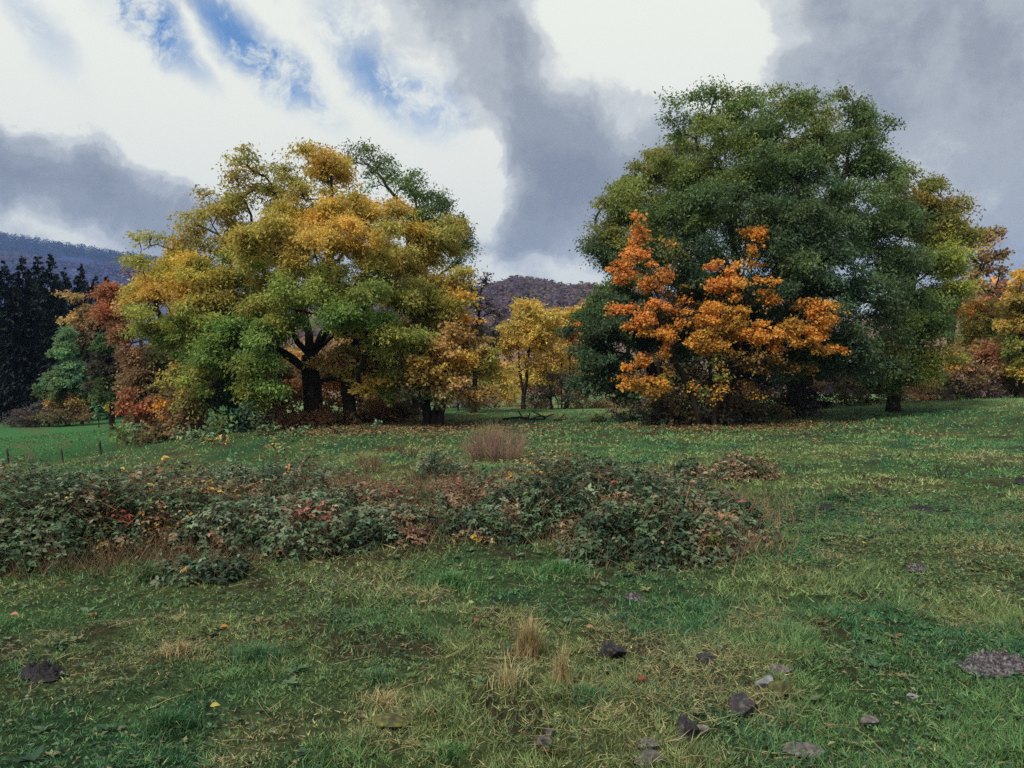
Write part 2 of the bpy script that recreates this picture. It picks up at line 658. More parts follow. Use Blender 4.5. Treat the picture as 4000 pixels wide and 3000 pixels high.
def tubes(sk, rad, select, sides_of):
    """sweep tubes along chains of the skeleton; select(i) says whether node i belongs to this mesh"""
    n = len(sk.p)
    kids = [[] for _ in range(n)]
    for i, p in enumerate(sk.par):
        if p >= 0:
            kids[p].append(i)
    main = [max(k, key=lambda q: sk.n[q]) if k else -1 for k in kids]
    starts = []
    for i in range(n):
        if not select(i):
            continue
        p = sk.par[i]
        if p < 0 or main[p] != i or not select(p):
            starts.append(i)
    V, Fq, base = [], [], 0
    for s in starts:
        chain = []
        if sk.par[s] >= 0:
            chain.append((sk.p[sk.par[s]], min(rad[sk.par[s]], rad[s] * 1.25)))
        i = s
        while i >= 0 and select(i):
            chain.append((sk.p[i], rad[i]))
            i = main[i]
        if len(chain) < 2:
            continue
        P = np.array([c[0] for c in chain])
        r = np.array([c[1] for c in chain])
        m = sides_of(r.max())
        T = unit(np.gradient(P, axis=0))
        ref = np.array([1.0, .13, .07]) if abs(T[0][0]) < .8 else np.array([0, 1.0, .1])
        s1 = unit(np.cross(T, ref))
        s2 = np.cross(T, s1)
        a = np.arange(m) / m * 2 * math.pi
        ring = P[:, None] + r[:, None, None] * (s1[:, None] * np.cos(a)[None, :, None] + s2[:, None] * np.sin(a)[None, :, None])
        V.append(ring.reshape(-1, 3))
        k = len(P)
        ii, jj = np.meshgrid(np.arange(k - 1), np.arange(m), indexing='ij')
        j2 = (jj + 1) % m
        Fq.append(np.stack([ii * m + jj, ii * m + j2, (ii + 1) * m + j2, (ii + 1) * m + jj], -1).reshape(-1, 4) + base)
        base += k * m
    if not V:
        return None, None
    return np.concatenate(V), np.concatenate(Fq)


PAL = {k: lin(c) for k, c in dict(
    yel=(206, 180, 82), oyel=(218, 182, 92), olive=(184, 170, 88), og=(162, 168, 86), grn=(130, 156, 82), dgrn=(92, 112, 68),
    gld=(224, 196, 104), org=(236, 166, 78), orb=(238, 158, 84), tan=(204, 172, 110), brn=(160, 130, 94), rbr=(176, 130, 94), red=(196, 128, 92), redb=(198, 122, 88),
    r1=(110, 132, 80), r2=(132, 146, 78), r3=(96, 116, 78), rteal=(84, 106, 76), rol=(148, 148, 76), ryg=(172, 180, 88), rye=(172, 148, 76),
    cone=(120, 152, 110), conl=(136, 168, 114), grey=(116, 112, 106), purp=(108, 92, 94), dk=(84, 78, 66), dko=(116, 104, 72), teal=(72, 106, 84), lgt=(140, 166, 122), mby=(216, 164, 74), mbd=(150, 120, 66),
).items()}
STATS = {}


def plant(name, label, cat, base, lobes, trunks=(), R0=.3, rc=.65, dens=1.0, nl=260, tpl='rhomb', L=.17, W=.06, flat=.55, group=None, seed=1,
          jit=.22, shrub=False, droop=.35, mat=None, rmin=.012, twig=True, spread=1.0, thin=1.0, mix=.25, limbs=(), holes=0.0, blend=1.0, hfreq=1.25):
    """A tree or shrub. base=(u, depth); lobes=(u, v, ru, rv, depth offset, colour[, density]); trunks=[[(u, v, depth offset), ...], ...]
    in photograph pixels at that depth, built there as a full 3D crown: limbs grow from the trunks to clumps of twigs inside the lobes."""
    tpl = {'rhomb': 'tri', 'broad': 'wide'}[tpl]
    L, W, nl = L * .95, W * 1.45, nl * (1.55 if not shrub else .6)
    rng = np.random.default_rng(seed)
    d = base[1]
    bx = X(base[0], d)
    b0 = np.array([bx, d, gz1(bx, d) - .05])
    root = thing(name, label, cat, b0, group)
    sk = Skeleton()
    ntr = []
    if not trunks:
        i = sk.add(b0, -1)
    for tr in trunks:
        pts = [at(u, v, d + dd) for (u, v, dd) in tr]
        pts[0][2] = gz1(pts[0][0], pts[0][1]) - .08
        cur = sk.add(pts[0], -1, False)
        ntr.append(cur)
        tot = sum(np.linalg.norm(pts[k + 1] - pts[k]) for k in range(len(pts) - 1))
        run = 0
        for k in range(len(pts) - 1):
            l = np.linalg.norm(pts[k + 1] - pts[k])
            m = max(1, int(l / .4))
            for q in range(1, m + 1):
                s = q / m
                run += l / m
                cur = sk.add(pts[k] * (1 - s) + pts[k + 1] * s + rng.normal(size=3) * .02, cur, run > tot * .55)
                ntr.append(cur)
    trunkset = set(ntr)
    for lm in limbs:
        pts = [at(u, v, d + dd) for (u, v, dd) in lm]
        A = np.array([sk.p[i] for i in ntr])
        cur = ntr[int(np.argmin(np.linalg.norm(A - pts[0], axis=1)))]
        prev = sk.p[cur]
        for q in pts[1:]:
            m = max(1, int(np.linalg.norm(q - prev) / .5))
            for j in range(1, m + 1):
                s = j / m
                cur = sk.add(prev * (1 - s) + q * s + rng.normal(size=3) * .03, cur)
            prev = q
    centres, radii, colours, dn = [], [], [], []
    for lb in lobes:
        u, v, ru, rv, dd, c = lb[:6]
        y = d + dd
        centres.append(at(u, v, y))
        a, b = ru / F * y, rv / F * y
        radii.append((a, min(max((a + b) * .55, .3), 2.2), b))
        colours.append(PAL[c])
        dn.append(lb[6] if len(lb) > 6 else 1.0)
    centres = np.array(centres)
    org = b0 if not ntr else sk.p[ntr[-1]]
    order = np.argsort(np.linalg.norm(centres - org, axis=1))
    for k in order:
        c = centres[k].copy()
        c[2] -= radii[k][2] * .4
        sk.attach(c, rng, .55)
    cl_p, cl_c, cl_r, cl_l = [], [], [], []
    for k in range(len(lobes)):
        a, e, b = radii[k]
        area = (a * b) ** .5 * (e) ** .5
        nc = max(2, int(round(dens * dn[k] ** .35 * 4.2 * (a * b) ** .75 * e ** .5 / (rc * rc))))
        dirs = rvec(rng, nc)
        r = rng.random(nc) ** (1 / 2.1)
        p = centres[k] + dirs * r[:, None] * np.array([a, e, b]) * blend
        cl_p.append(p)
        cl_c.append(np.repeat(colours[k][None], nc, 0))
        cl_l.append(np.full(nc, dn[k]))
        cl_r.append(rc * (.75 + .5 * rng.random(nc)) * min(1, .55 + .5 * min(a, b) / rc))
    cl_p, cl_c, cl_r, cl_l = np.concatenate(cl_p), np.concatenate(cl_c), np.concatenate(cl_r), np.concatenate(cl_l)
    g = gz(cl_p[:, 0], cl_p[:, 1]) + .12
    cl_p[:, 2] = np.maximum(cl_p[:, 2], g)
    if holes > 0:
        hn = fbm(cl_p[:, 0] * hfreq + seed * 3.1, cl_p[:, 2] * hfreq + cl_p[:, 1] * .4, seed, 2)
        kp = hn > np.quantile(hn, holes)
        cl_p, cl_c, cl_r, cl_l = cl_p[kp], cl_c[kp], cl_r[kp], cl_l[kp]
    # let neighbouring lobes lend each other some colour
    perm = rng.permutation(len(cl_p))
    order = np.argsort(np.linalg.norm(cl_p - org, axis=1))
    tips = [0] * len(cl_p)
    for k in order:
        tips[k] = sk.attach(cl_p[k], rng, .6)
    rad = sk.radii(tips, R0, rmin)
    for i in ntr:
        pass
    if ntr:   # root flare
        for i in ntr:
            h = sk.p[i][2] - gz1(sk.p[i][0], sk.p[i][1])
            if h < .5:
                rad[i] *= 1 + .45 * (1 - max(h, 0) / .5) ** 2
    off = b0
    if ntr:
        V, Fq = tubes(sk, rad, lambda i: i in trunkset, lambda r: 10 if r > .1 else 6)
        link('trunk', mesh_from('trunk', V - off, Fq, None, M_BARK, True), root)
    V, Fq = tubes(sk, rad, lambda i: i not in trunkset and sk.par[i] >= 0, lambda r: 7 if r > .07 else (4 if r > .025 else 3))
    # twigs and leaves
    nk = 9
    ncl = len(cl_p)
    cid = np.repeat(np.arange(ncl), nk)
    out = unit(cl_p - org)
    tdir = unit(rng.normal(size=(len(cid), 3)) + out[cid] * .5 + np.array([0, 0, .25]))
    tdir[:, 2] *= flat
    tlen = cl_r[cid] * (.5 + .55 * rng.random(len(cid)) + .9 * rng.random(len(cid)) ** 7) * spread
    tp0 = cl_p[cid]
    if twig:
        k = len(cid)
        tp2 = tp0 + tdir * tlen[:, None] + np.array([0, 0, -1.0]) * (droop * .36) * tlen[:, None]
        w = unit(np.cross(tdir, np.array([.3, .9, .2]))) * .011
        TV = np.stack([tp0 - w, tp0 + w, tp2], 1).reshape(-1, 3)
        TF3 = np.arange(k * 3).reshape(-1, 3)
        if V is not None:
            m0 = len(V)
            link('branches', mesh_from('branches', np.concatenate([V, TV]) - off, [Fq, TF3 + m0], None, M_BARK if not shrub else M_TWIG, True), root)
    elif V is not None:
        link('branches', mesh_from('branches', V - off, Fq, None, M_BARK if not shrub else M_TWIG, True), root)
    per = np.maximum(1, (nl * thin * cl_l[cid] ** 1.1 / nk * (.6 + .8 * rng.random(len(cid))) * (cl_r[cid] / rc) ** 1.2)).astype(int)
    tid = np.repeat(np.arange(len(cid)), per)
    N = len(tid)
    s = .12 + .95 * rng.random(N) ** .75
    P = tp0[tid] + tdir[tid] * (tlen[tid] * s)[:, None]
    P[:, 2] -= droop * tlen[tid] * s * s * .6
    P += rng.normal(size=(N, 3)) * (jit * cl_r[cid[tid]])[:, None] * np.array([1, 1, .55])
    ax = unit(tdir[tid] * .7 + rng.normal(size=(N, 3)) * .6 + np.array([0, 0, -droop]))
    nr = unit(np.array([0, 0, 1.0]) + rng.normal(size=(N, 3)) * .8)
    ln = L * (.5 + .95 * rng.random(N))
    wd = W * (.7 + .6 * rng.random(N))
    C = cl_c[cid[tid]]
    other = cl_c[perm][cid[tid]]
    q = (rng.random(ncl) < mix)[cid[tid]]
    C = np.where(q[:, None], C * .6 + other * .4, C)
    cj = (.8 + .4 * rng.random(ncl))[cid[tid]] * (.72 + .56 * rng.random(N))
    hue = (rng.normal(size=ncl) * .07)[cid[tid]] + rng.normal(size=N) * .06
    C = C * cj[:, None] * np.stack([1 + hue, np.ones(N), 1 - hue * .5], 1)
    me = leaf_mesh('crown', tpl, P - off, ax, nr, ln, wd, np.clip(C, .003, .9), mat or M_LEAF)
    link('foliage' if shrub else 'crown', me, root, kind='stuff')
    STATS[name] = STATS.get(name, 0) + len(me.polygons)
    return root

# ------------------------------------------------------------------ hills


def hill(label_name, D, crest, colr, front=.55, seed=1, bump=.02, patch=None):
    """crest: (u, v) polyline seen at distance D; a broad hill with a front slope and a back slope"""
    rng = np.random.default_rng(seed)
    us = np.linspace(crest[0][0], crest[-1][0], 150)
    vs = np.interp(us, [c[0] for c in crest], [c[1] for c in crest])
    t = np.concatenate([np.linspace(0, 1, 26), 1 + np.linspace(.06, .5, 5)])
    Uu, Tt = np.meshgrid(us, t)
    Vv = np.interp(Uu, us, vs)
    y = D * (front + (1 - front) * Tt)
    top = CAMZ + (CV - Vv) / F * D
    prof = np.where(Tt <= 1, np.sin(np.clip(Tt, 0, 1) * math.pi / 2) ** 1.25, 1 - (Tt - 1) ** 2 * 2.2)
    z = -4 + (top + 4) * prof
    x = (Uu - CU) / F * D
    nz = fbm(x / D * 22, y / D * 22, seed, 4) - .5
    z = z + nz * D * bump * np.clip(Tt * (1.0 - Tt) * 4, .0, 1)
    nr, nt = x.shape
    i, j = np.meshgrid(np.arange(nr - 1), np.arange(nt - 1), indexing='ij')
    f = np.stack([i * nt + j, i * nt + j + 1, (i + 1) * nt + j + 1, (i + 1) * nt + j], -1).reshape(-1, 4)
    V = np.stack([x, y, z], -1).reshape(-1, 3)
    me = mesh_from('hill', V, f, None, colr, True)
    link('hill', me, kind='structure')

    def surf(uu, tt):
        vv = np.interp(uu, us, vs)
        yy = D * (front + (1 - front) * tt)
        tp = CAMZ + (CV - vv) / F * D
        xx = (uu - CU) / F * D
        zz = -4 + (tp + 4) * np.sin(np.clip(tt, 0, 1) * math.pi / 2) ** 1.25
        zz += (fbm(xx / D * 22, yy / D * 22, seed, 4) - .5) * D * bump * np.clip(tt * (1 - tt) * 4, 0, 1)
        return np.stack([xx, yy, zz], -1)
    return surf


def wood(name, label, surf, n, urange, trange, size, cols, seed, leaves=34, conif=0.0):
    """a far wood on a hillside: every tree a little crown of leaf faces"""
    rng = np.random.default_rng(seed)
    uu = rng.uniform(*urange, n)
    tt = rng.uniform(trange[0] ** 1.0, trange[1], n)
    P = surf(uu, tt)
    h = size * (.7 + .6 * rng.random(n))
    k = leaves
    tid = np.repeat(np.arange(n), k)
    d = rvec(rng, n * k)
    isc = (rng.random(n) < conif)[tid]
    zz = np.abs(rng.random(n * k))
    Q = P[tid] + d * np.stack([h[tid] * .42, h[tid] * .42, h[tid] * .42], 1)
    Q[:, 2] += h[tid] * .55
    cone = P[tid] + np.stack([d[:, 0] * (1 - zz) * h[tid] * .22, d[:, 1] * (1 - zz) * h[tid] * .22, zz * h[tid] * 1.35], 1)
    Q = np.where(isc[:, None], cone, Q)
    ax = unit(rng.normal(size=(n * k, 3)) * np.array([1, 1, .35]))
    nr = unit(d * .35 + np.array([0, -.3, 1.0]))
    ci = rng.integers(0, len(cols), n)
    C = np.array([PAL[c] for c in cols])[ci][tid] * (.82 + .36 * rng.random(n))[tid][:, None] * (.9 + .2 * rng.random(n * k))[:, None]
    s = h[tid] * .55 * np.where(isc, .5, 1)
    me = leaf_mesh(name, 'tri', Q, ax, nr, s, s * .8, C, M_LEAF)
    o = link(name, me)
    tag(o, label, 'woodland', None, 'stuff')


PAL['haze_blue'] = lin((22, 44, 104))  # blue of the distance haze put into the spruce colour
PAL['haze_dark'] = lin((18, 36, 86))  # darker spruce tone, haze blue put in as well
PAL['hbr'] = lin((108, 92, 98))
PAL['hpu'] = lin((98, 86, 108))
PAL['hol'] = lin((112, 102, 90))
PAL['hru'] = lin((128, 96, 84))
PAL['haze_violet'] = lin((78, 84, 128))  # haze violet put into the autumn wood colour
M_HB = noise_material('hill_spruce_haze_blue', [(.35, (20, 40, 92)), (.65, (30, 50, 104))], .02, 8, .95, 0)  # aerial haze painted into the far slope as blue base colour
M_HF = noise_material('hill_autumn_haze_blue', [(.35, (68, 76, 118)), (.65, (82, 88, 128))], .02, 8, .95, 0)  # violet blue of distant air painted into the slope colour
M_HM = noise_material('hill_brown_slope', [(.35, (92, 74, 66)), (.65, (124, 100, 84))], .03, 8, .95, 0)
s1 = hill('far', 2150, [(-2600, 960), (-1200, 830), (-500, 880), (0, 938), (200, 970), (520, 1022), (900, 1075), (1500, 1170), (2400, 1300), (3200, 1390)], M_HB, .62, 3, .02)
wood('ridge_spruces', 'dark spruce forest painted haze blue along the far ridge above the dark conifers', s1, 2600, (-300, 1000), (.72, 1.0), 14, ['haze_blue', 'haze_dark', 'haze_dark'], 5, 16, .9)
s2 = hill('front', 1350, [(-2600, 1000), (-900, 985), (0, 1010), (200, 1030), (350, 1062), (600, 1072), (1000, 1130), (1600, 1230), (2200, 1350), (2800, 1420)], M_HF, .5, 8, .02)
wood('hillside_trees', 'autumn wood painted haze violet on the lower left hillside', s2, 3000, (-300, 900), (.35, .99), 9, ['haze_violet', 'haze_violet', 'hpu'], 6, 12)
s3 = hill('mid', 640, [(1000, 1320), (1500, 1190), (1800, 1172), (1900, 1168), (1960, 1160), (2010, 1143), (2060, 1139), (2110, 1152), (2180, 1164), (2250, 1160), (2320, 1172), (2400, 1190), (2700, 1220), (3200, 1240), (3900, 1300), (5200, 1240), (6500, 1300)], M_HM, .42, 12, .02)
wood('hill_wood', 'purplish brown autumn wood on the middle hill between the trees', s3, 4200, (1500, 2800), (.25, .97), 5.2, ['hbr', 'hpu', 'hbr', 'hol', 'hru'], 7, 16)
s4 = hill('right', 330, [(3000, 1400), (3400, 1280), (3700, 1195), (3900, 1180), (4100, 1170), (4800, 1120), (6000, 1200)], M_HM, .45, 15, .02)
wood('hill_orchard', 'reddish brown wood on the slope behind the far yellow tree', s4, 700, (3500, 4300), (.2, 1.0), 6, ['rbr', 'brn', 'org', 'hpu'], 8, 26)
for (u, lab, k) in [(1985, 'small lone round tree on the crest of the middle hill', .9), (2197, 'small round tree beside the dark clump on the hill crest', .8), (2240, 'broad dark tree clump on the crest of the middle hill', 1.6)]:
    p = s3(np.array([float(u)]), np.array([.995]))[0]
    rng = np.random.default_rng(u)
    t = thing('hill_tree', lab, 'tree', p, 'trees on the hill crest')
    h = 6.0 * k
    sk_v = np.array([(-.2, 0, -1), (.2, 0, -1), (.2, .3, -1), (.1, .1, h * .5)])
    link('trunk', mesh_from('trunk', sk_v, np.array([(0, 1, 3), (1, 2, 3), (2, 0, 3)]), None, M_BARK), t)
    d = rvec(rng, 260)
    P = d * (rng.random((260, 1)) ** .4) * np.array([h * .55, h * .5, h * .42]) + np.array([0, 0, h * .55])
    link('crown', leaf_mesh('crown', 'rhomb', P, rvec(rng, 260), unit(d + np.array([0, 0, .6])), 1.1, .8, np.repeat(PAL['haze_dark'][None] * 1.3, 260, 0), M_LEAF), t, kind='stuff')

# ------------------------------------------------------------------ spruces


def spruce(u, vtop, d, label, seed, wid=1.0, vbase=1640):
    rng = np.random.default_rng(seed)
    x = X(u, d)
    z0 = gz1(x, d)
    b0 = np.array([x, d, z0])
    H = CAMZ + (CV - vtop) / F * d - z0
    root = thing('spruce_tree', label, 'conifer', b0, 'dark spruces at the edge of the lower meadow')
    tz = np.linspace(-.1, H, 9)
    a = np.arange(6) / 6 * 2 * math.pi
    r = .22 * (1 - tz / H * .97)
    V = np.stack([r[:, None] * np.cos(a), r[:, None] * np.sin(a), np.repeat(tz[:, None], 6, 1)], -1).reshape(-1, 3)
    i, j = np.meshgrid(np.arange(8), np.arange(6), indexing='ij')
    f = np.stack([i * 6 + j, i * 6 + (j + 1) % 6, (i + 1) * 6 + (j + 1) % 6, (i + 1) * 6 + j], -1).reshape(-1, 4)
    link('trunk', mesh_from('trunk', V, f, None, M_BARK, True), root)
    nb = int(H * 23)
    h = H * (1 - rng.random(nb) ** .85 * .97)
    blen = (.12 + (H - h) * .24) * wid * (.7 + .5 * rng.random(nb))
    blen = np.minimum(blen, 3.0 * wid)
    az = rng.random(nb) * 2 * math.pi
    m = 13
    bid = np.repeat(np.arange(nb), m)
    s = np.tile(np.linspace(.15, 1, m), nb) + rng.normal(size=nb * m) * .04
    rad = blen[bid] * s
    tilt = np.where(h > H * .85, .35, -.15)[bid]
    lat = rng.normal(size=nb * m) * .10 * blen[bid]
    ca, sa = np.cos(az[bid]), np.sin(az[bid])
    P = np.stack([ca * rad - sa * lat, sa * rad + ca * lat, h[bid] + rad * tilt - .25 * s * s * blen[bid] + rng.normal(size=nb * m) * .05], -1)
    ax = unit(np.stack([ca, sa, np.full(nb * m, -.55)], -1) + rng.normal(size=(nb * m, 3)) * .55)
    nr = unit(np.array([0, 0, 1.0]) + rng.normal(size=(nb * m, 3)) * .4)
    C = np.array(lin((30, 38, 35)))[None] * (.75 + .5 * rng.random(nb * m))[:, None]
    link('foliage', leaf_mesh('foliage', 'tri', P, ax, nr, .50 * (.7 + .7 * rng.random(nb * m)) * (.28 + .72 * sstep(0, 3.5, H - h))[bid], .22, C, M_NEEDLE), root, kind='stuff')
    STATS['spruce'] = STATS.get('spruce', 0) + nb * m * 2


SPR = [(-150, 1010, 72, 'spruce just outside the left picture edge, partly cut off', 1.0), (-50, 1030, 66, 'leftmost dark spruce, half cut by the picture edge', 1.0), (18, 1012, 70, 'dark spruce with slim top at the far left of the row', 1.0), (88, 998, 71, 'tall dark spruce, third from the left in the row', 1.0),
       (150, 985, 69, 'tallest dark spruce in the middle of the row', 1.0), (198, 996, 70, 'tall dark spruce just right of the tallest one', 1.0), (250, 1042, 72, 'shorter dark spruce right of the tall pair', .95),
       (315, 1032, 74, 'slim dark spruce standing free against the blue hill', .8), (372, 1064, 76, 'small pointed spruce behind the beige leaved tree', .8), (416, 1078, 80, 'rightmost little spruce tip above the red tree', .75),
       (120, 1060, 64, 'dark spruce in front of the tall row', 1.0), (225, 1075, 63, 'dark spruce standing behind the light green conical tree', 1.0), (335, 1130, 66, 'dark spruce behind the beige leaved tree', 1.0), (50, 1085, 63, 'dark spruce behind the grey bush', 1.0), (400, 1190, 70, 'dark spruce just left of the red tree', 1.0)]
for k, (u, v, d, lab, w) in enumerate(SPR):
    spruce(u, v, d, lab, 100 + k, w)

# ------------------------------------------------------------------ trees of the left group
plant('ash_tree', 'largest broad tree of the left group, yellow on top and green below', 'tree', (1222, 30),
      [(1295, 655, 105, 75, 0, 'oyel'), (1060, 680, 140, 100, .5, 'olive', .35), (950, 640, 60, 50, .5, 'olive', .3), (960, 760, 110, 80, .8, 'olive', .5), (760, 890, 60, 60, 0, 'olive', .35), (1190, 745, 110, 80, -.5, 'olive', .55), (985, 860, 140, 90, .8, 'olive', .8), (1260, 810, 140, 80, -1.5, 'yel'),
       (1420, 840, 140, 85, -1.5, 'oyel'), (1620, 890, 110, 90, 0, 'yel', .8), (1720, 990, 80, 100, .5, 'olive'), (830, 850, 80, 75, 0, 'olive', .4), (850, 970, 95, 70, .5, 'olive', .5),
       (1080, 930, 140, 75, -2, 'olive'), (1290, 940, 140, 70, -2.8, 'oyel'), (1500, 960, 140, 70, -2, 'olive'), (1680, 1090, 110, 70, 0, 'olive'), (940, 1080, 120, 75, -1, 'og'), (1130, 1060, 120, 60, -2.5, 'olive', .8),
       (1350, 1075, 120, 55, -2.8, 'og', .6), (1560, 1130, 120, 60, -1, 'olive', .7), (1020, 1200, 110, 70, -2, 'og'), (1190, 1190, 120, 70, -3, 'og'), (1420, 1195, 120, 50, -3, 'grn'), (1660, 1200, 110, 70, -1.5, 'og'),
       (1290, 1235, 140, 38, -3, 'grn'), (1080, 1280, 110, 45, -3, 'grn'), (1540, 1290, 110, 65, -2.5, 'og'), (880, 1250, 100, 60, -1.5, 'og'), (860, 1350, 110, 75, -2.2, 'grn'), (990, 1410, 95, 60, -2.8, 'grn'), (980, 1510, 90, 50, -2.8, 'og'), (820, 1440, 90, 60, -2.6, 'grn'), (760, 1520, 70, 50, -2.4, 'og', .8), (1040, 1490, 55, 38, -2.9, 'grn', .8), (1440, 1255, 90, 36, -2.6, 'grn'),
       (1300, 900, 140, 90, 3, 'olive'), (1050, 1000, 140, 90, 3.2, 'olive'), (1500, 1060, 140, 90, 3.2, 'olive'), (1250, 1150, 160, 90, 3.5, 'og', .6)],
      [[(1222, 1640, 0), (1222, 1560, 0), (1215, 1450, 0), (1210, 1385, 0), (1205, 1290, .2), (1190, 1150, .4)]], .36, .58, 1.0, 400, 'rhomb', .15, .052, .62, 'broad trees of the left group', 11, jit=.3, droop=.4, holes=.12, blend=1.35, hfreq=1.6,
      limbs=[[(1210, 1400, 0), (1160, 1335, -.3), (1100, 1200, -.6), (1040, 1080, -.4), (960, 930, 0)], [(1212, 1385, 0), (1205, 1300, .3), (1160, 1130, .6), (1090, 950, .5), (1070, 760, .5)], [(1218, 1390, 0), (1265, 1310, -.4), (1350, 1170, -.8), (1290, 1040, -.8), (1290, 760, -.3)],
             [(1218, 1400, 0), (1290, 1320, .5), (1480, 1160, .8), (1600, 1030, .5), (1660, 940, .4)], [(1222, 1530, 0), (1300, 1480, -.8), (1400, 1500, -1.6)], [(1212, 1420, 0), (1090, 1370, -1), (960, 1330, -1.6), (880, 1290, -1.6)]])
plant('poplar_tree', 'dark green tree rising behind the largest left tree with ragged top', 'tree', (1620, 37),
      [(1400, 600, 65, 45, 0, 'dgrn', .6), (1480, 655, 75, 65, 0, 'dgrn', .7), (1540, 740, 70, 60, 0, 'grn', .6), (1600, 690, 50, 65, -.5, 'dgrn', .7), (1690, 790, 60, 75, 0, 'dgrn'), (1770, 890, 60, 80, 0, 'dgrn'), (1800, 985, 40, 70, 0, 'dgrn', .6),
       (1600, 830, 90, 90, .5, 'grn'), (1700, 930, 90, 90, 1, 'og'), (1640, 1080, 110, 100, 1, 'og'), (1740, 1090, 60, 60, 0, 'og')],
      [[(1620, 1620, 0), (1625, 1400, 0), (1610, 1150, 0), (1590, 900, 0)]], .2, .55, .9, 170, 'rhomb', .13, .06, .8, 'broad trees of the left group', 12, jit=.3, holes=.15, blend=1.3, hfreq=1.8)
plant('locust_tree', 'wide low yellow tree at the left flank of the group, beside the red tree', 'tree', (790, 30.5),
      [(640, 945, 80, 50, 0, 'olive', .35), (560, 960, 50, 40, .5, 'olive', .25), (720, 980, 70, 50, .3, 'oyel', .6), (650, 1050, 90, 55, -.5, 'yel'), (760, 1070, 100, 55, -1.5, 'yel'), (890, 1080, 80, 50, -1.5, 'yel'), (610, 1150, 90, 60, -.5, 'oyel'),
       (740, 1160, 110, 60, -2, 'oyel'), (880, 1170, 100, 55, -2, 'olive'), (640, 1240, 90, 60, -1, 'og'), (780, 1250, 100, 60, -2, 'og'), (700, 1330, 90, 60, -1.5, 'grn', .8), (800, 1370, 80, 60, -1.5, 'og', .8), (720, 1110, 120, 80, 2.5, 'olive'), (780, 1250, 120, 80, 2.5, 'og')],
      [[(790, 1650, 0), (790, 1500, .1), (770, 1360, 0)]], .2, .55, 1.05, 350, 'rhomb', .15, .052, .6, 'broad trees of the left group', 13, jit=.3, droop=.4, holes=.1, blend=1.3, hfreq=1.6)
plant('chestnut_tree', 'tan and orange leaved tree over a leaning double trunk, right end of the left group', 'tree', (1690, 29.2),
      [(1790, 1150, 50, 70, 0, 'oyel', .8), (1815, 1230, 60, 80, .3, 'org', .8), (1740, 1260, 80, 60, 0, 'og'), (1700, 1330, 110, 60, -.8, 'tan'), (1810, 1350, 80, 70, 0, 'tan'), (1590, 1370, 90, 60, -.8, 'tan'), (1760, 1420, 100, 60, -1, 'oyel'), (1640, 1440, 100, 55, -1.2, 'oyel'),
       (1560, 1490, 80, 55, -1.2, 'og'), (1640, 1530, 60, 35, -1.3, 'lgt', .7), (1770, 1500, 100, 45, -1, 'tan'), (1870, 1430, 70, 70, 0, 'olive'), (1880, 1520, 55, 40, 0, 'tan', .7), (1700, 1400, 120, 80, 2, 'brn')],
      [[(1672, 1630, 0), (1668, 1540, 0), (1672, 1440, 0), (1690, 1360, 0)], [(1690, 1632, -.2), (1712, 1560, -.2), (1735, 1500, 0), (1770, 1400, 0)], [(1712, 1632, -.1), (1728, 1570, 0), (1745, 1500, .2), (1800, 1380, .3)]],
      .18, .5, .95, 200, 'broad', .115, .08, .6, 'broad trees of the left group', 14, jit=.28, holes=.1, blend=1.15)
plant('leaning_tree', 'thin crowned tree with a thick leaning trunk right of the largest trunk', 'tree', (1365, 29.6),
      [(1330, 1400, 100, 60, -.5, 'tan', .8), (1440, 1380, 90, 60, -.5, 'tan'), (1420, 1470, 110, 50, -1, 'oyel', .8), (1500, 1420, 70, 60, 0, 'tan'), (1400, 1300, 100, 60, 1, 'olive')],
      [[(1372, 1620, 0), (1362, 1540, 0), (1342, 1450, 0), (1350, 1380, .2)]], .26, .5, .8, 190, 'broad', .14, .09, .5, 'broad trees of the left group', 15)
plant('slim_tree', 'slim dark trunk under tan leaves left of the double trunk', 'tree', (1522, 34),
      [(1520, 1380, 80, 60, 0, 'tan'), (1480, 1320, 70, 60, 0, 'olive'), (1560, 1310, 80, 60, .5, 'tan'), (1460, 1450, 70, 40, -.5, 'oyel', .7)],
      [[(1522, 1630, 0), (1526, 1520, 0), (1520, 1400, 0)]], .16, .5, .8, 180, 'broad', .14, .09, .5, 'broad trees of the left group', 16)
plant('red_tree', 'tall dusky red tree between the spruces and the yellow trees', 'tree', (520, 36),
      [(425, 1150, 42, 42, 0, 'red'), (440, 1220, 48, 50, -.3, 'red'), (480, 1290, 48, 55, -.3, 'rbr'), (520, 1370, 50, 55, -.5, 'rbr'), (565, 1450, 60, 60, -.6, 'brn'), (600, 1540, 80, 70, -.6, 'dko'), (640, 1400, 70, 90, 0, 'dko'), (530, 1480, 45, 60, 0, 'brn'), (620, 1300, 60, 60, .5, 'olive', .6)],
      [[(540, 1660, 0), (530, 1500, 0), (480, 1300, 0), (440, 1200, 0)]], .14, .45, 1.2, 210, 'rhomb', .13, .068, .9, None, 17, jit=.32)
plant('red_shrub', 'bright orange red shrub low beside the meadow', 'shrub', (540, 31),
      [(495, 1548, 30, 32, 0, 'redb', .7), (530, 1575, 38, 44, 0, 'redb', .7), (545, 1640, 40, 50, 0, 'rbr', .8), (600, 1600, 50, 60, .3, 'rbr'), (640, 1660, 60, 50, .4, 'brn'), (480, 1600, 25, 30, 0, 'redb', .6)],
      (), .07, .4, 1.1, 170, 'broad', .12, .08, .7, None, 18, shrub=True)
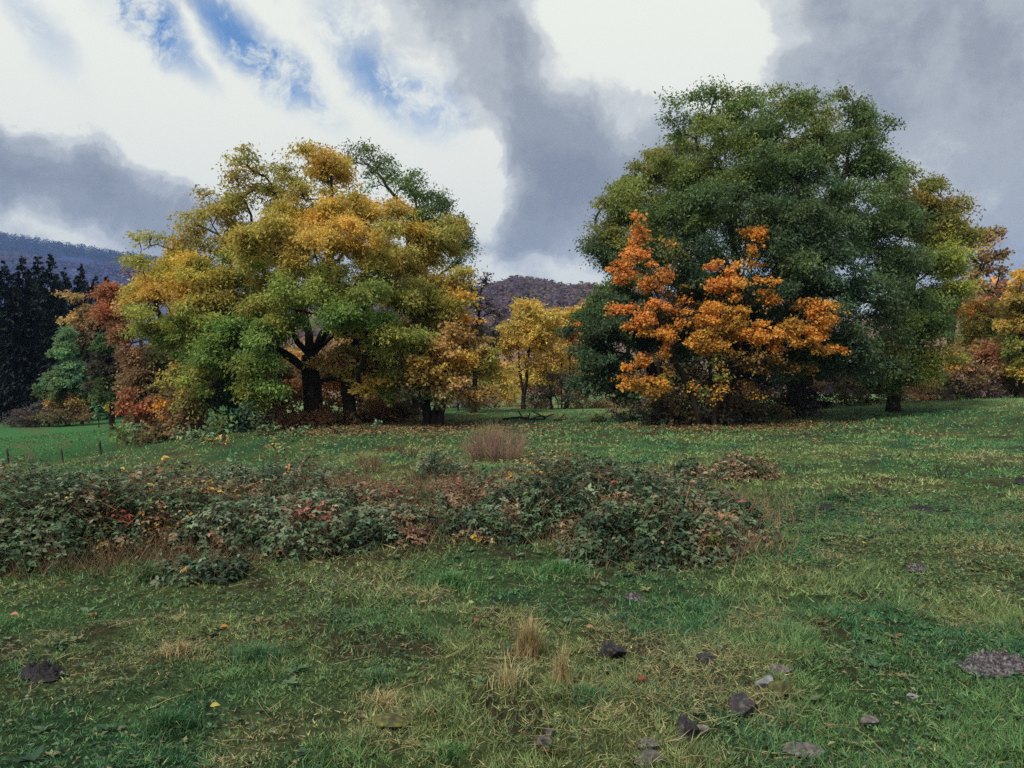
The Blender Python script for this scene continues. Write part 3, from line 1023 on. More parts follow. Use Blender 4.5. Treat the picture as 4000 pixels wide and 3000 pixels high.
plant('bare_birch', 'slender nearly bare reddish birch in front of the blue hill', 'tree', (548, 46),
      [(545, 1030, 35, 35, 0, 'purp', .5), (525, 1080, 30, 35, 0, 'rbr', .5), (570, 1090, 35, 40, 0, 'rbr', .5), (500, 1110, 25, 25, 0, 'purp', .4), (548, 1130, 35, 30, 0, 'rbr', .4), (480, 1135, 40, 25, .5, 'purp', .6)],
      [[(556, 1640, 0), (552, 1300, 0), (550, 1130, 0), (545, 1040, 0)]], .10, .5, .8, 60, 'rhomb', .13, .07, .9, None, 19)
plant('dark_tree', 'dark green slender tree behind the red tree', 'tree', (440, 44),
      [(420, 1360, 40, 50, 0, 'dgrn'), (430, 1440, 50, 60, 0, 'dk'), (440, 1520, 50, 50, 0, 'dgrn'), (400, 1480, 40, 60, .5, 'dk')],
      [[(440, 1640, 0), (435, 1450, 0)]], .12, .5, 1.0, 230, 'rhomb', .17, .08, .8, None, 20)
plant('beige_tree', 'sparse beige leaved tree in front of the dark spruces', 'tree', (320, 59),
      [(300, 1170, 40, 25, 0, 'tan', .6), (340, 1210, 35, 30, 0, 'brn', .6), (300, 1250, 45, 30, -.3, 'tan', .6), (345, 1280, 35, 35, 0, 'brn', .5), (330, 1350, 45, 40, 0, 'dko', .5)],
      [[(320, 1640, 0), (322, 1300, 0)]], .12, .7, 1.1, 130, 'rhomb', .26, .13, .7, None, 21)
plant('conical_tree', 'light green conical tree in front of the dark spruces', 'tree', (268, 57),
      [(258, 1312, 28, 28, 0, 'cone'), (255, 1365, 48, 36, 0, 'conl'), (275, 1420, 62, 40, 0, 'cone'), (268, 1475, 82, 42, -.2, 'cone'), (330, 1495, 40, 34, 0, 'cone'), (215, 1500, 45, 36, 0, 'cone'), (275, 1535, 85, 34, 0, 'dgrn')],
      [[(268, 1650, 0), (266, 1450, 0), (258, 1320, 0)]], .12, .55, 1.4, 170, 'rhomb', .2, .1, .6, None, 22, mix=.1)
plant('grey_bush', 'low grey brown bush spreading at the meadow edge, left end', 'bush', (110, 57),
      [(70, 1640, 50, 24, 0, 'grey'), (130, 1625, 60, 32, 0, 'purp'), (170, 1640, 60, 30, -.4, 'dk'), (110, 1650, 70, 18, -.6, 'dk'), (30, 1652, 30, 14, 0, 'grey')],
      (), .08, .6, 1.4, 170, 'rhomb', .17, .06, .8, None, 23, shrub=True)
plant('tawny_bush', 'rounded tawny bush under the light green conical tree', 'bush', (260, 56.5),
      [(190, 1590, 40, 30, 0, 'grey'), (240, 1570, 60, 40, 0, 'tan'), (300, 1580, 45, 40, 0, 'tan'), (250, 1625, 80, 30, -.4, 'dko'), (315, 1635, 35, 25, -.2, 'brn')],
      (), .08, .6, 1.4, 190, 'rhomb', .18, .08, .8, None, 24, shrub=True)
plant('green_sapling', 'small blue green sapling with broad leaves beside the tawny bush', 'sapling', (386, 50),
      [(385, 1568, 12, 12, 0, 'cone'), (385, 1595, 17, 16, 0, 'cone'), (390, 1612, 15, 8, 0, 'cone')],
      [[(386, 1655, 0), (386, 1600, 0)]], .03, .3, 1.4, 60, 'broad', .2, .14, .8, None, 25)
plant('yellow_sapling', 'slender tawny yellow sapling left of the red shrub', 'sapling', (430, 48),
      [(425, 1515, 22, 18, 0, 'tan'), (432, 1550, 22, 20, 0, 'oyel'), (428, 1585, 18, 16, 0, 'olive'), (455, 1530, 20, 16, 0, 'tan', .6)],
      [[(432, 1650, 0), (430, 1560, 0)]], .05, .4, 1.2, 80, 'rhomb', .2, .1, .8, None, 26)

# ------------------------------------------------------------------ shrubs under the left trees
UND = [('dark brown thicket at the left foot of the tree group beside the meadow', (690, 28), [(620, 1700, 70, 45, 0, 'dko'), (700, 1640, 90, 70, 0, 'brn'), (760, 1560, 80, 80, .5, 'dko'), (700, 1500, 80, 80, .8, 'olive'), (650, 1590, 50, 60, .3, 'org', .6)], 31),
       ('deep green ivy clad bush under the hanging green boughs', (930, 28.2), [(930, 1580, 70, 70, 0, 'teal'), (960, 1650, 80, 50, 0, 'teal'), (880, 1520, 70, 70, .6, 'dk'), (920, 1490, 60, 50, .4, 'teal')], 32),
       ('brown leaved shrub with orange tints between the teal bush and the big trunk', (1080, 28.6), [(1060, 1640, 90, 50, 0, 'brn'), (1130, 1660, 80, 40, -.3, 'rbr'), (1090, 1570, 80, 50, .4, 'dko'), (1040, 1540, 60, 50, .6, 'brn')], 33),
       ('reddish brown undergrowth bush in front of the big trunk', (1280, 29.5), [(1240, 1655, 80, 38, 0, 'rbr'), (1330, 1650, 90, 38, 0, 'brn'), (1290, 1605, 80, 38, .3, 'rbr'), (1180, 1640, 60, 40, .2, 'dko')], 34),
       ('low brown bush below the slim dark trunk', (1470, 31), [(1430, 1645, 80, 36, 0, 'brn'), (1520, 1625, 80, 36, 0, 'rbr'), (1470, 1590, 80, 38, .4, 'brn'), (1570, 1610, 50, 34, .2, 'dko')], 35),
       ('dark shrub behind the big trunk with orange leaves', (1250, 35), [(1180, 1530, 100, 60, 0, 'rbr'), (1320, 1530, 100, 60, 0, 'org', .5), (1430, 1540, 90, 60, 0, 'rbr'), (1260, 1460, 100, 60, .4, 'brn')], 36),
       ('shady brown bush behind the double trunk', (1560, 38), [(1500, 1560, 90, 60, 0, 'brn'), (1600, 1560, 80, 60, 0, 'purp'), (1560, 1500, 90, 60, .3, 'dko')], 37),
       ('shady dark bush deep inside the group left of the big trunk', (900, 33), [(820, 1480, 90, 80, 0, 'dk'), (950, 1480, 90, 80, 0, 'dko'), (880, 1400, 90, 70, .3, 'dk'), (1050, 1460, 80, 70, 0, 'dko'), (760, 1560, 80, 80, 0, 'dk')], 38)]
for lab, b, lb, sd_ in UND:
    plant('undergrowth_shrub', lab, 'shrub', b, lb, (), .06, .45, 1.25, 160, 'broad', .115, .075, .8, 'shrubs under the left trees', sd_, shrub=True)
for lab, b, lb, sd_, L_ in [
        ('pale green leafy weed bush at the front foot of the brown thicket', (800, 25.6), [(740, 1700, 60, 30, 0, 'lgt', .7), (820, 1690, 60, 40, 0, 'lgt', .8), (860, 1665, 40, 40, .2, 'grn', .7)], 41, .16),
        ('thin upright sapling with pale drooping leaves in front of the reddish undergrowth', (1050, 25.8), [(1010, 1640, 30, 40, 0, 'lgt', .6), (1050, 1680, 40, 30, 0, 'lgt', .6), (960, 1600, 30, 40, 0, 'teal', .6)], 42, .16),
        ('small bluish green sprout standing where lawn meets brown leaves', (1478, 25.5), [(1475, 1650, 12, 22, 0, 'lgt', .9), (1468, 1680, 14, 16, 0, 'lgt', .9)], 43, .13),
        ('bright green leafy sapling in the meadow edge right of the tallest fence post', (490, 28.5), [(480, 1690, 30, 30, 0, 'grn', .6), (520, 1680, 40, 35, 0, 'lgt', .6), (500, 1720, 40, 25, 0, 'grn', .6)], 44, .17),
        ('grey green sprig leaning out over the lawn below the big trunk', (1140, 25.2), [(1130, 1690, 40, 18, 0, 'lgt', .5), (1175, 1675, 25, 14, 0, 'lgt', .5)], 45, .14),
        ('yellow leaved weed beside the back bramble bank', (1075, 21), [(1070, 1740, 22, 22, 0, 'gld', .6), (1095, 1750, 16, 14, 0, 'lgt', .6)], 46, .12),
        ('cream yellow leafy weed at the edge of the thicket below the pale green bush', (850, 24.4), [(840, 1740, 22, 16, 0, 'gld', .6), (865, 1735, 16, 14, 0, 'tan', .6)], 47, .12)]:
    plant('leafy_weed', lab, 'weed', b, lb, (), .02, .3, 1.6, 40, 'rhomb', L_, L_ * .5, .8, 'leafy weeds in front of the left trees', sd_, shrub=True, rmin=.006)

# ------------------------------------------------------------------ the gap between the groups
plant('golden_tree', 'slender golden yellow tree with forked dark trunk in the gap', 'tree', (2042, 46),
      [(2080, 1190, 55, 32, 0, 'gld'), (2080, 1240, 90, 40, 0, 'gld'), (2010, 1290, 70, 40, 0, 'gld', .8), (2130, 1290, 80, 40, 0, 'gld', .8), (2060, 1330, 100, 40, -.5, 'oyel', .7), (1970, 1350, 60, 40, 0, 'oyel', .7), (2150, 1360, 60, 40, 0, 'oyel', .7),
       (1955, 1430, 60, 45, 0, 'oyel', .6), (2050, 1420, 80, 40, -.5, 'oyel', .45), (2130, 1440, 60, 40, 0, 'oyel', .5), (1960, 1500, 50, 30, 0, 'olive', .5), (2090, 1300, 80, 60, 1.5, 'gld')],
      [[(2042, 1605, 0), (2042, 1530, 0), (2032, 1450, 0), (2022, 1340, 0)], [(2044, 1560, 0), (2056, 1480, 0), (2062, 1380, 0), (2072, 1250, 0)]], .11, .5, .8, 110, 'rhomb', .2, .09, .7, 'golden trees in the gap', 51)
plant('amber_tree', 'amber topped tree right of the slender golden tree', 'tree', (2195, 49),
      [(2220, 1235, 65, 35, 0, 'oyel'), (2180, 1290, 60, 45, 0, 'oyel', .8), (2240, 1300, 60, 45, 0, 'org', .7), (2200, 1370, 70, 45, 0, 'oyel', .5), (2260, 1380, 40, 50, 0, 'oyel', .5), (2150, 1430, 50, 50, 0, 'olive', .4), (2220, 1450, 60, 50, 0, 'oyel', .4)],
      [[(2150, 1605, 0), (2158, 1500, 0), (2165, 1380, 0)], [(2195, 1605, 0), (2190, 1480, 0), (2200, 1340, 0)], [(2215, 1605, 0), (2225, 1470, 0), (2225, 1360, 0)]], .08, .5, .9, 110, 'rhomb', .2, .1, .7, 'golden trees in the gap', 52)
plant('orange_tree', 'pale orange tree top behind the amber tree', 'tree', (2290, 62), [(2290, 1225, 50, 35, 0, 'tan'), (2260, 1260, 50, 40, 0, 'org'), (2310, 1300, 50, 60, 0, 'oyel'), (2280, 1400, 60, 60, 0, 'tan', .7)],
      [[(2290, 1600, 0), (2290, 1350, 0)]], .15, .7, 1.0, 150, 'rhomb', .26, .12, .7, None, 53)
for lab, b, lb, sd_ in [
        ('glowing orange bush seen through the golden tree', (1985, 62), [(1960, 1450, 60, 40, 0, 'org'), (2030, 1470, 70, 40, 0, 'gld'), (1990, 1520, 90, 36, 0, 'oyel')], 54),
        ('orange pink bush behind the amber tree', (2180, 63), [(2160, 1430, 60, 40, 0, 'org'), (2240, 1450, 50, 50, 0, 'tan'), (2130, 1500, 80, 40, 0, 'gld'), (2240, 1530, 60, 40, 0, 'rbr')], 55),
        ('olive yellow bush left of the golden trunk', (1930, 58), [(1900, 1500, 70, 50, 0, 'olive'), (1960, 1540, 80, 36, 0, 'oyel', .7), (1880, 1420, 50, 60, 0, 'olive')], 56),
        ('orange leaved bush glimpsed under the low dark boughs', (2440, 52), [(2400, 1470, 70, 50, 0, 'tan'), (2480, 1500, 70, 50, 0, 'rbr'), (2340, 1520, 60, 40, 0, 'lgt', .6), (2550, 1500, 80, 60, 0, 'brn')], 57)]:
    plant('autumn_bush', lab, 'bush', b, lb, (), .07, .7, 1.2, 150, 'rhomb', .26, .13, .8, 'autumn bushes in the gap', sd_, shrub=True)
plant('multistem_bush', 'dark many stemmed bare bush right of the golden trunk', 'bush', (2175, 45.5), [(2160, 1490, 50, 40, 0, 'dk', .5), (2200, 1500, 40, 40, 0, 'dk', .5), (2140, 1540, 50, 30, 0, 'dk', .6), (2210, 1545, 40, 30, 0, 'dk', .6), (2090, 1540, 50, 34, 0, 'purp', .5)],
      [[(2155, 1605, 0), (2150, 1540, 0)], [(2180, 1606, -.2), (2185, 1530, 0)], [(2205, 1605, 0), (2215, 1530, 0)]], .08, .5, 1.5, 70, 'rhomb', .16, .06, .9, None, 58)
for k, (u, v, w, c, lab) in enumerate([(1840, 1585, 50, 'purp', 'low purplish bramble bush beside the far fence post'), (1930, 1585, 50, 'brn', 'low brown hedge bush left of the golden trunk'), (2090, 1590, 50, 'brn', 'low brown hedge bush right of the golden trunk'),
                                       (2290, 1590, 55, 'dko', 'low olive brown hedge bush right of the many stemmed bush'), (2400, 1600, 60, 'brn', 'low brown hedge bush under the dark green boughs'), (1760, 1580, 50, 'purp', 'low purplish bush just right of the double trunk'), (2520, 1600, 60, 'purp', 'low purplish hedge bush left of the maple')]):
    plant('hedge_bush', lab, 'bush', (u, 47 + k % 3), [(u - w * .5, v - 8, w, 24, 0, c), (u + w * .5, v - 4, w, 24, .2, c), (u, v - 26, w * .8, 24, .3, c, .6)], (), .05, .5, 1.1, 120, 'rhomb', .14, .06, .9, 'low hedge at the far field edge', 60 + k, shrub=True)
plant('bare_tree', 'dark almost leafless tree leaning out over the gap from the left group', 'tree', (1850, 40),
      [(1880, 1110, 45, 45, 0, 'purp', .5), (1850, 1170, 45, 45, 0, 'purp', .6), (1900, 1190, 35, 40, 0, 'purp', .4), (1960, 1220, 50, 25, 0, 'purp', .4), (1860, 1260, 50, 50, 0, 'dko', .8), (1890, 1350, 55, 60, 0, 'dko'), (1930, 1300, 30, 40, 0, 'purp', .4), (1870, 1430, 50, 60, .5, 'olive')],
      [[(1850, 1610, 0), (1855, 1450, 0), (1865, 1280, 0), (1875, 1180, 0)]], .13, .5, .9, 70, 'rhomb', .17, .075, .9, None, 68)

for lab, b, lb, sd_ in [
        ('tan leaved bush filling the space behind the big forked trunk', (1150, 41), [(1050, 1400, 110, 80, 0, 'dko'), (1180, 1430, 110, 90, 0, 'tan'), (1120, 1520, 130, 70, 0, 'brn'), (1280, 1420, 100, 80, 0, 'brn')], 111),
        ('amber bush behind the leaning trunk', (1400, 42), [(1370, 1380, 100, 80, 0, 'tan'), (1470, 1400, 100, 80, 0, 'oyel'), (1420, 1490, 120, 70, 0, 'rbr'), (1540, 1450, 100, 90, 0, 'brn')], 112),
        ('brown bush far behind the left end of the group', (850, 41), [(760, 1400, 100, 90, 0, 'dk'), (880, 1380, 100, 90, 0, 'dko'), (960, 1440, 100, 90, 0, 'brn'), (820, 1520, 120, 80, 0, 'dk'), (640, 1450, 80, 100, 0, 'dko')], 113),
        ('brown bush behind the double trunk of the tan tree', (1700, 43), [(1660, 1400, 100, 80, 0, 'brn'), (1760, 1420, 90, 90, 0, 'dko'), (1700, 1510, 110, 60, 0, 'brn'), (1620, 1320, 90, 70, 0, 'olive')], 114),
        ('dark bush behind the trunks of the maple', (2760, 37), [(2680, 1420, 110, 90, 0, 'dk'), (2820, 1400, 110, 90, 0, 'rteal'), (2940, 1420, 110, 90, 0, 'dk'), (2750, 1510, 130, 70, 0, 'dko'), (2900, 1520, 130, 70, 0, 'dk'), (2600, 1480, 90, 80, 0, 'dko')], 115),
        ('dark bush behind the low boughs between maple and yellowing tree', (3180, 41), [(3100, 1430, 110, 90, 0, 'dk'), (3230, 1440, 110, 90, 0, 'dko'), (3350, 1470, 110, 70, 0, 'dk'), (3450, 1400, 90, 80, 0, 'dko')], 116)]:
    plant('background_bush', lab, 'bush', b, lb, (), .07, .7, 1.2, 150, 'rhomb', .24, .12, .8, 'bushes behind the trunks', sd_, shrub=True)

# ------------------------------------------------------------------ the right group
plant('great_ash', 'huge dark green dome shaped tree at the centre of the right group', 'tree', (2900, 31),
      [(2770, 430, 110, 75, 0, 'r1', .45), (2690, 500, 70, 70, .2, 'r1', .5), (3430, 510, 60, 80, .2, 'r1', .6), (3060, 365, 90, 40, 0, 'r2', .4), (2920, 400, 110, 60, 0, 'r2', .6), (3060, 400, 110, 60, 0, 'r1', .6), (3200, 420, 110, 60, 0, 'rol', .8), (3340, 450, 100, 75, 0, 'r1', .75), (2730, 560, 90, 80, 0, 'r1', .55), (2860, 530, 110, 75, -1.2, 'r2', .8), (3000, 520, 110, 75, -1, 'r1', .8),
       (3150, 540, 120, 70, -1, 'r2', .55), (3310, 580, 120, 80, -.6, 'r1'), (3420, 620, 60, 90, 0, 'r1'), (2680, 700, 120, 75, -.5, 'r2'), (2820, 670, 120, 75, -2, 'r2'), (2980, 660, 120, 75, -2.4, 'r1'), (3130, 680, 110, 75, -2, 'r3', .8), (3320, 740, 120, 80, -1.2, 'r1', .7),
       (3490, 720, 50, 100, .5, 'rol', .8), (2560, 800, 110, 75, -.5, 'r2'), (2700, 820, 120, 75, -2, 'r1'), (2880, 810, 120, 75, -2.8, 'r3', .7), (3060, 830, 120, 75, -2.8, 'r3'), (3240, 870, 120, 80, -2.2, 'r3'), (3420, 860, 100, 80, -1.2, 'r1'), (3520, 900, 70, 70, 0, 'r3'),
       (2560, 920, 110, 75, -1.2, 'r1'), (2720, 960, 120, 75, -2.4, 'rteal'), (2950, 980, 120, 80, -3, 'r3', .8), (3150, 1000, 130, 80, -3, 'rteal'), (3350, 1010, 130, 80, -2.2, 'r3'), (3480, 1020, 80, 80, -1.2, 'r3'), (2640, 1080, 120, 75, -1.5, 'rteal'), (2800, 1090, 110, 70, -2, 'rteal'),
       (3080, 1130, 130, 75, -3, 'rteal'), (3280, 1150, 130, 80, -2.6, 'rteal'), (3440, 1160, 90, 80, -1.6, 'r3'), (3330, 1290, 120, 80, -2.6, 'rteal'), (3200, 1290, 100, 80, -2.2, 'rteal'), (3260, 1410, 130, 80, -2.2, 'rteal'), (3420, 1360, 80, 80, -1.4, 'r3', .7), (3100, 1420, 110, 80, -1, 'rteal'),
       (3000, 620, 200, 130, 3.2, 'r1'), (2800, 850, 200, 130, 3.5, 'r3'), (3200, 850, 200, 130, 3.5, 'r3'), (3000, 1100, 220, 120, 3.5, 'rteal'), (2650, 1250, 150, 100, 0, 'rteal'), (2850, 1280, 140, 100, 1.0, 'rteal'), (3000, 1280, 140, 100, 1.0, 'rteal')],
      [[(2870, 1640, 0), (2880, 1500, 0), (2900, 1300, 0), (2880, 1080, 0), (2860, 900, 0)], [(3110, 1620, .8), (3110, 1450, .6), (3120, 1200, .4), (3160, 1000, .2), (3180, 850, 0)]], .32, .6, 1.08, 300, 'rhomb', .14, .054, .75, 'trees of the right group', 71, jit=.32, droop=.45, holes=.14, blend=1.35, hfreq=1.6)
plant('olive_tree', 'olive green round tree behind the left shoulder of the huge dome', 'tree', (2560, 36),
      [(2650, 580, 80, 50, 0, 'rol', .8), (2570, 640, 90, 60, 0, 'rol'), (2400, 800, 60, 60, 0, 'rol', .8), (2480, 740, 80, 65, 0, 'rol'), (2430, 830, 75, 65, 0, 'r2'), (2520, 860, 90, 80, .4, 'rol'), (2390, 920, 70, 60, -.2, 'rol'), (2370, 970, 60, 55, -.4, 'r3'), (2440, 1010, 90, 65, -.4, 'r3'), (2520, 1010, 90, 80, 0, 'r1'), (2610, 760, 90, 80, .8, 'r2')],
      [[(2570, 1630, 0), (2560, 1400, 0), (2530, 1150, 0), (2500, 950, 0)]], .24, .6, 1.1, 260, 'rhomb', .14, .062, .65, 'trees of the right group', 72, jit=.3, holes=.08, blend=1.2)
plant('bare_tree', 'bare grey twigs sticking out left of the olive green round tree', 'tree', (2380, 38), [(2345, 800, 30, 45, 0, 'dk', .5), (2325, 880, 30, 40, 0, 'dk', .5), (2370, 780, 20, 40, 0, 'dk', .5), (2400, 860, 40, 60, 0, 'r3', .8)],
      [[(2470, 1620, 0), (2450, 1300, 0), (2400, 1050, 0)]], .1, .6, 1.6, 14, 'rhomb', .1, .04, 1.2, None, 73)
plant('drooping_tree', 'low blackish green tree with drooping boughs at the left foot of the right group', 'tree', (2540, 31),
      [(2380, 1130, 60, 45, .3, 'r2', .8), (2460, 1120, 80, 50, .2, 'r1'), (2340, 1200, 70, 50, 0, 'r1'), (2430, 1210, 90, 60, -.5, 'rteal'), (2310, 1280, 70, 55, 0, 'rteal'), (2400, 1300, 90, 60, -.8, 'rteal'), (2290, 1370, 65, 60, 0, 'rteal'), (2380, 1390, 90, 65, -.8, 'rteal'), (2280, 1460, 55, 55, .2, 'r3'),
       (2350, 1490, 80, 55, -.5, 'rteal'), (2430, 1520, 80, 40, -.8, 'rteal', .8), (2500, 1280, 90, 70, 0, 'rteal'), (2480, 1560, 70, 30, -.8, 'dk', .6)],
      [[(2580, 1640, 0), (2570, 1520, 0), (2530, 1400, 0), (2500, 1300, 0)]], .2, .52, 1.15, 260, 'rhomb', .14, .062, .65, 'trees of the right group', 74, jit=.3, holes=.08, blend=1.2)
plant('yellowing_tree', 'yellowing green tree at the right shoulder of the huge dome', 'tree', (3560, 32.5),
      [(3560, 750, 90, 50, 0, 'rye', .8), (3660, 770, 80, 50, 0, 'rol'), (3730, 840, 60, 65, 0, 'rye', .8), (3630, 860, 90, 70, 0, 'rol'), (3730, 930, 55, 65, 0, 'rol'), (3640, 970, 80, 70, -.8, 'ryg'), (3690, 1010, 50, 65, -.8, 'ryg'), (3600, 1060, 90, 70, -.8, 'r2'), (3690, 1130, 50, 55, -.6, 'ryg'), (3580, 1180, 100, 70, -1.2, 'r1'),
       (3540, 1270, 100, 70, -1.5, 'r2'), (3640, 1280, 70, 60, -1, 'r1'), (3600, 1380, 100, 70, -1.5, 'rol'), (3650, 1450, 80, 55, -1.5, 'ryg'), (3520, 1440, 90, 60, -1.2, 'r2'), (3460, 1500, 70, 40, -1, 'dgrn'), (3600, 1000, 120, 120, 2.5, 'rol'), (3560, 1250, 120, 120, 2.2, 'r2')],
      [[(3490, 1580, 0), (3500, 1450, 0), (3530, 1250, 0), (3570, 1050, 0)]], .26, .6, 1.0, 260, 'rhomb', .14, .062, .65, 'trees of the right group', 75, jit=.3, holes=.08, blend=1.2)
plant('brown_tree', 'thin brown leaved tree with bare arching limbs right of the yellowing tree', 'tree', (3740, 44),
      [(3770, 900, 70, 40, 0, 'tan', .6), (3840, 930, 60, 45, 0, 'brn', .6), (3880, 1000, 50, 45, 0, 'brn', .5), (3790, 980, 70, 40, 0, 'tan', .4), (3830, 1050, 80, 35, 0, 'brn', .6), (3900, 1080, 40, 35, 0, 'brn', .3), (3770, 1110, 60, 40, 0, 'tan', .5), (3880, 1130, 50, 30, 0, 'brn', .3)],
      [[(3700, 1570, 0), (3710, 1350, 0), (3725, 1200, 0), (3760, 1120, 0)]], .2, .6, 1.0, 90, 'broad', .18, .12, .7, None, 76)
plant('far_yellow_tree', 'yellow tree cut off by the right picture edge', 'tree', (3990, 40),
      [(3990, 1100, 35, 35, 0, 'oyel', .7), (3975, 1170, 40, 50, 0, 'rye'), (4030, 1180, 50, 60, 0, 'oyel'), (3965, 1260, 45, 50, 0, 'rye'), (4020, 1280, 60, 60, 0, 'oyel'), (3960, 1350, 50, 50, 0, 'rol'), (4010, 1380, 60, 60, 0, 'rol'), (3985, 1440, 40, 40, -.4, 'oyel'), (4040, 1450, 50, 50, 0, 'rye')],
      [[(3990, 1570, 0), (3992, 1400, 0), (3992, 1250, 0)]], .13, .5, 1.1, 210, 'rhomb', .18, .085, .6, None, 77)
for lab, b, lb, sd_ in [
        ('orange olive bush below the thin brown tree', (3800, 46), [(3760, 1220, 70, 40, 0, 'org', .7), (3840, 1215, 80, 45, 0, 'rye'), (3790, 1280, 90, 50, 0, 'olive'), (3880, 1280, 60, 50, 0, 'rol'), (3800, 1350, 90, 50, 0, 'og')], 81),
        ('salmon orange bush before the reddish slope, left of the far yellow tree', (3920, 47), [(3900, 1260, 50, 40, 0, 'org'), (3940, 1300, 45, 40, 0, 'red', .8), (3900, 1330, 60, 40, 0, 'oyel')], 82),
        ('russet brown bush at the right end of the field', (3860, 42), [(3820, 1390, 80, 50, 0, 'rbr'), (3900, 1400, 70, 50, 0, 'rbr'), (3860, 1460, 100, 45, -.3, 'brn'), (3940, 1480, 60, 40, 0, 'brn')], 83),
        ('dark brown bush with orange sprigs right of the yellowing tree', (3740, 41), [(3700, 1430, 60, 50, 0, 'org', .5), (3750, 1440, 60, 50, .2, 'brn'), (3730, 1500, 90, 40, -.3, 'dko')], 84)]:
    plant('russet_bush', lab, 'bush', b, lb, (), .07, .55, 1.2, 190, 'rhomb', .18, .09, .8, 'bushes at the right field edge', sd_, shrub=True)
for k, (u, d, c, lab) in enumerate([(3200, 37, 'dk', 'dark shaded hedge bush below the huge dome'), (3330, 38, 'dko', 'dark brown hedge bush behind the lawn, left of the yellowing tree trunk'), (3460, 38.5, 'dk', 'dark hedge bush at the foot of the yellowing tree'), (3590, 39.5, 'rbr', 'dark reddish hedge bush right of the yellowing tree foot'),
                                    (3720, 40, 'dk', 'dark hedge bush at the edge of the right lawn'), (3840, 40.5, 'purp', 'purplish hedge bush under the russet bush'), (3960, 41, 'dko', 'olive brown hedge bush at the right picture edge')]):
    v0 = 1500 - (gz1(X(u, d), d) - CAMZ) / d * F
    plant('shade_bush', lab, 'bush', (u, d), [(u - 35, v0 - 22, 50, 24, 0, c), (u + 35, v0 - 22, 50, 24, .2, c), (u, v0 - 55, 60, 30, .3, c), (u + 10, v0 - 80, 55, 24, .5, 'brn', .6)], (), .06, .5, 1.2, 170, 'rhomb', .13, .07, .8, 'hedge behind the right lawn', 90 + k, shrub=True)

plant('maple_tree', 'bright orange maple standing in front of the dark green trees', 'tree', (2790, 27.2),
      [(2500, 900, 45, 45, .2, 'orb'), (2490, 970, 60, 45, 0, 'orb'), (2450, 1040, 55, 40, 0, 'orb'), (2530, 1060, 70, 40, -.3, 'orb', .8), (2600, 960, 40, 25, 0, 'mby', .35), (2560, 1125, 55, 30, 0, 'orb', .6), (2600, 1060, 40, 45, 0, 'mby', .5),
       (2460, 1215, 60, 28, -.2, 'orb'), (2560, 1200, 60, 36, -.4, 'orb'), (2520, 1255, 60, 24, -.3, 'org', .7), (2560, 1320, 65, 30, -.3, 'org'), (2510, 1380, 60, 34, -.2, 'org'), (2500, 1440, 50, 30, 0, 'org'), (2540, 1500, 70, 42, -.2, 'mby'), (2620, 1290, 50, 30, -.4, 'org', .7),
       (2965, 880, 35, 45, 0, 'org'), (2925, 940, 35, 45, 0, 'org'), (2895, 865, 18, 30, 0, 'org', .6), (2895, 1005, 45, 28, -.2, 'org', .8), (2830, 1060, 50, 30, -.3, 'orb'), (2790, 1110, 55, 28, -.4, 'orb'), (2880, 1120, 70, 36, -.6, 'org'), (2960, 1110, 40, 30, -.4, 'org'), (3000, 1160, 40, 22, -.4, 'org', .8),
       (2740, 1205, 60, 30, -.6, 'org'), (2790, 1240, 60, 34, -.8, 'org'), (2870, 1250, 60, 34, -.8, 'mby'), (2930, 1300, 70, 34, -.8, 'org'), (3000, 1330, 70, 30, -.8, 'org'), (3080, 1270, 60, 36, -.5, 'mby'), (3160, 1180, 50, 36, -.2, 'org'), (3210, 1230, 45, 40, -.2, 'org'), (3170, 1290, 50, 30, -.3, 'org'), (3230, 1350, 55, 22, -.2, 'org'), (3150, 1340, 50, 26, -.4, 'org'),
       (2700, 1310, 70, 36, -.8, 'mby'), (2790, 1340, 80, 36, -1, 'mby', .8), (2650, 1400, 70, 40, -.6, 'mbd', .5), (2770, 1430, 90, 40, -.8, 'og', .4), (2900, 1410, 90, 36, -.8, 'mbd', .5), (3020, 1410, 80, 36, -.5, 'mbd', .45), (2700, 1500, 90, 36, -.6, 'og', .35), (2850, 1500, 100, 36, -.6, 'mby', .35), (2980, 1490, 80, 36, -.3, 'mbd', .6), (3100, 1430, 60, 30, 0, 'mbd', .5), (2800, 1250, 140, 60, 1.4, 'mbd'), (2650, 1200, 100, 60, 1.2, 'mbd', .6)],
      [[(2790, 1645, 0), (2788, 1560, 0), (2770, 1440, 0)], [(2840, 1640, .3), (2850, 1520, .2), (2890, 1350, 0), (2920, 1150, 0)], [(2740, 1645, .3), (2700, 1540, .2), (2620, 1380, 0), (2560, 1200, 0)]], .11, .25, .8, 60, 'broad', .085, .068, .55, None, 79, jit=.36, droop=.25, mix=.35, holes=.24, blend=1.5, hfreq=2.4)
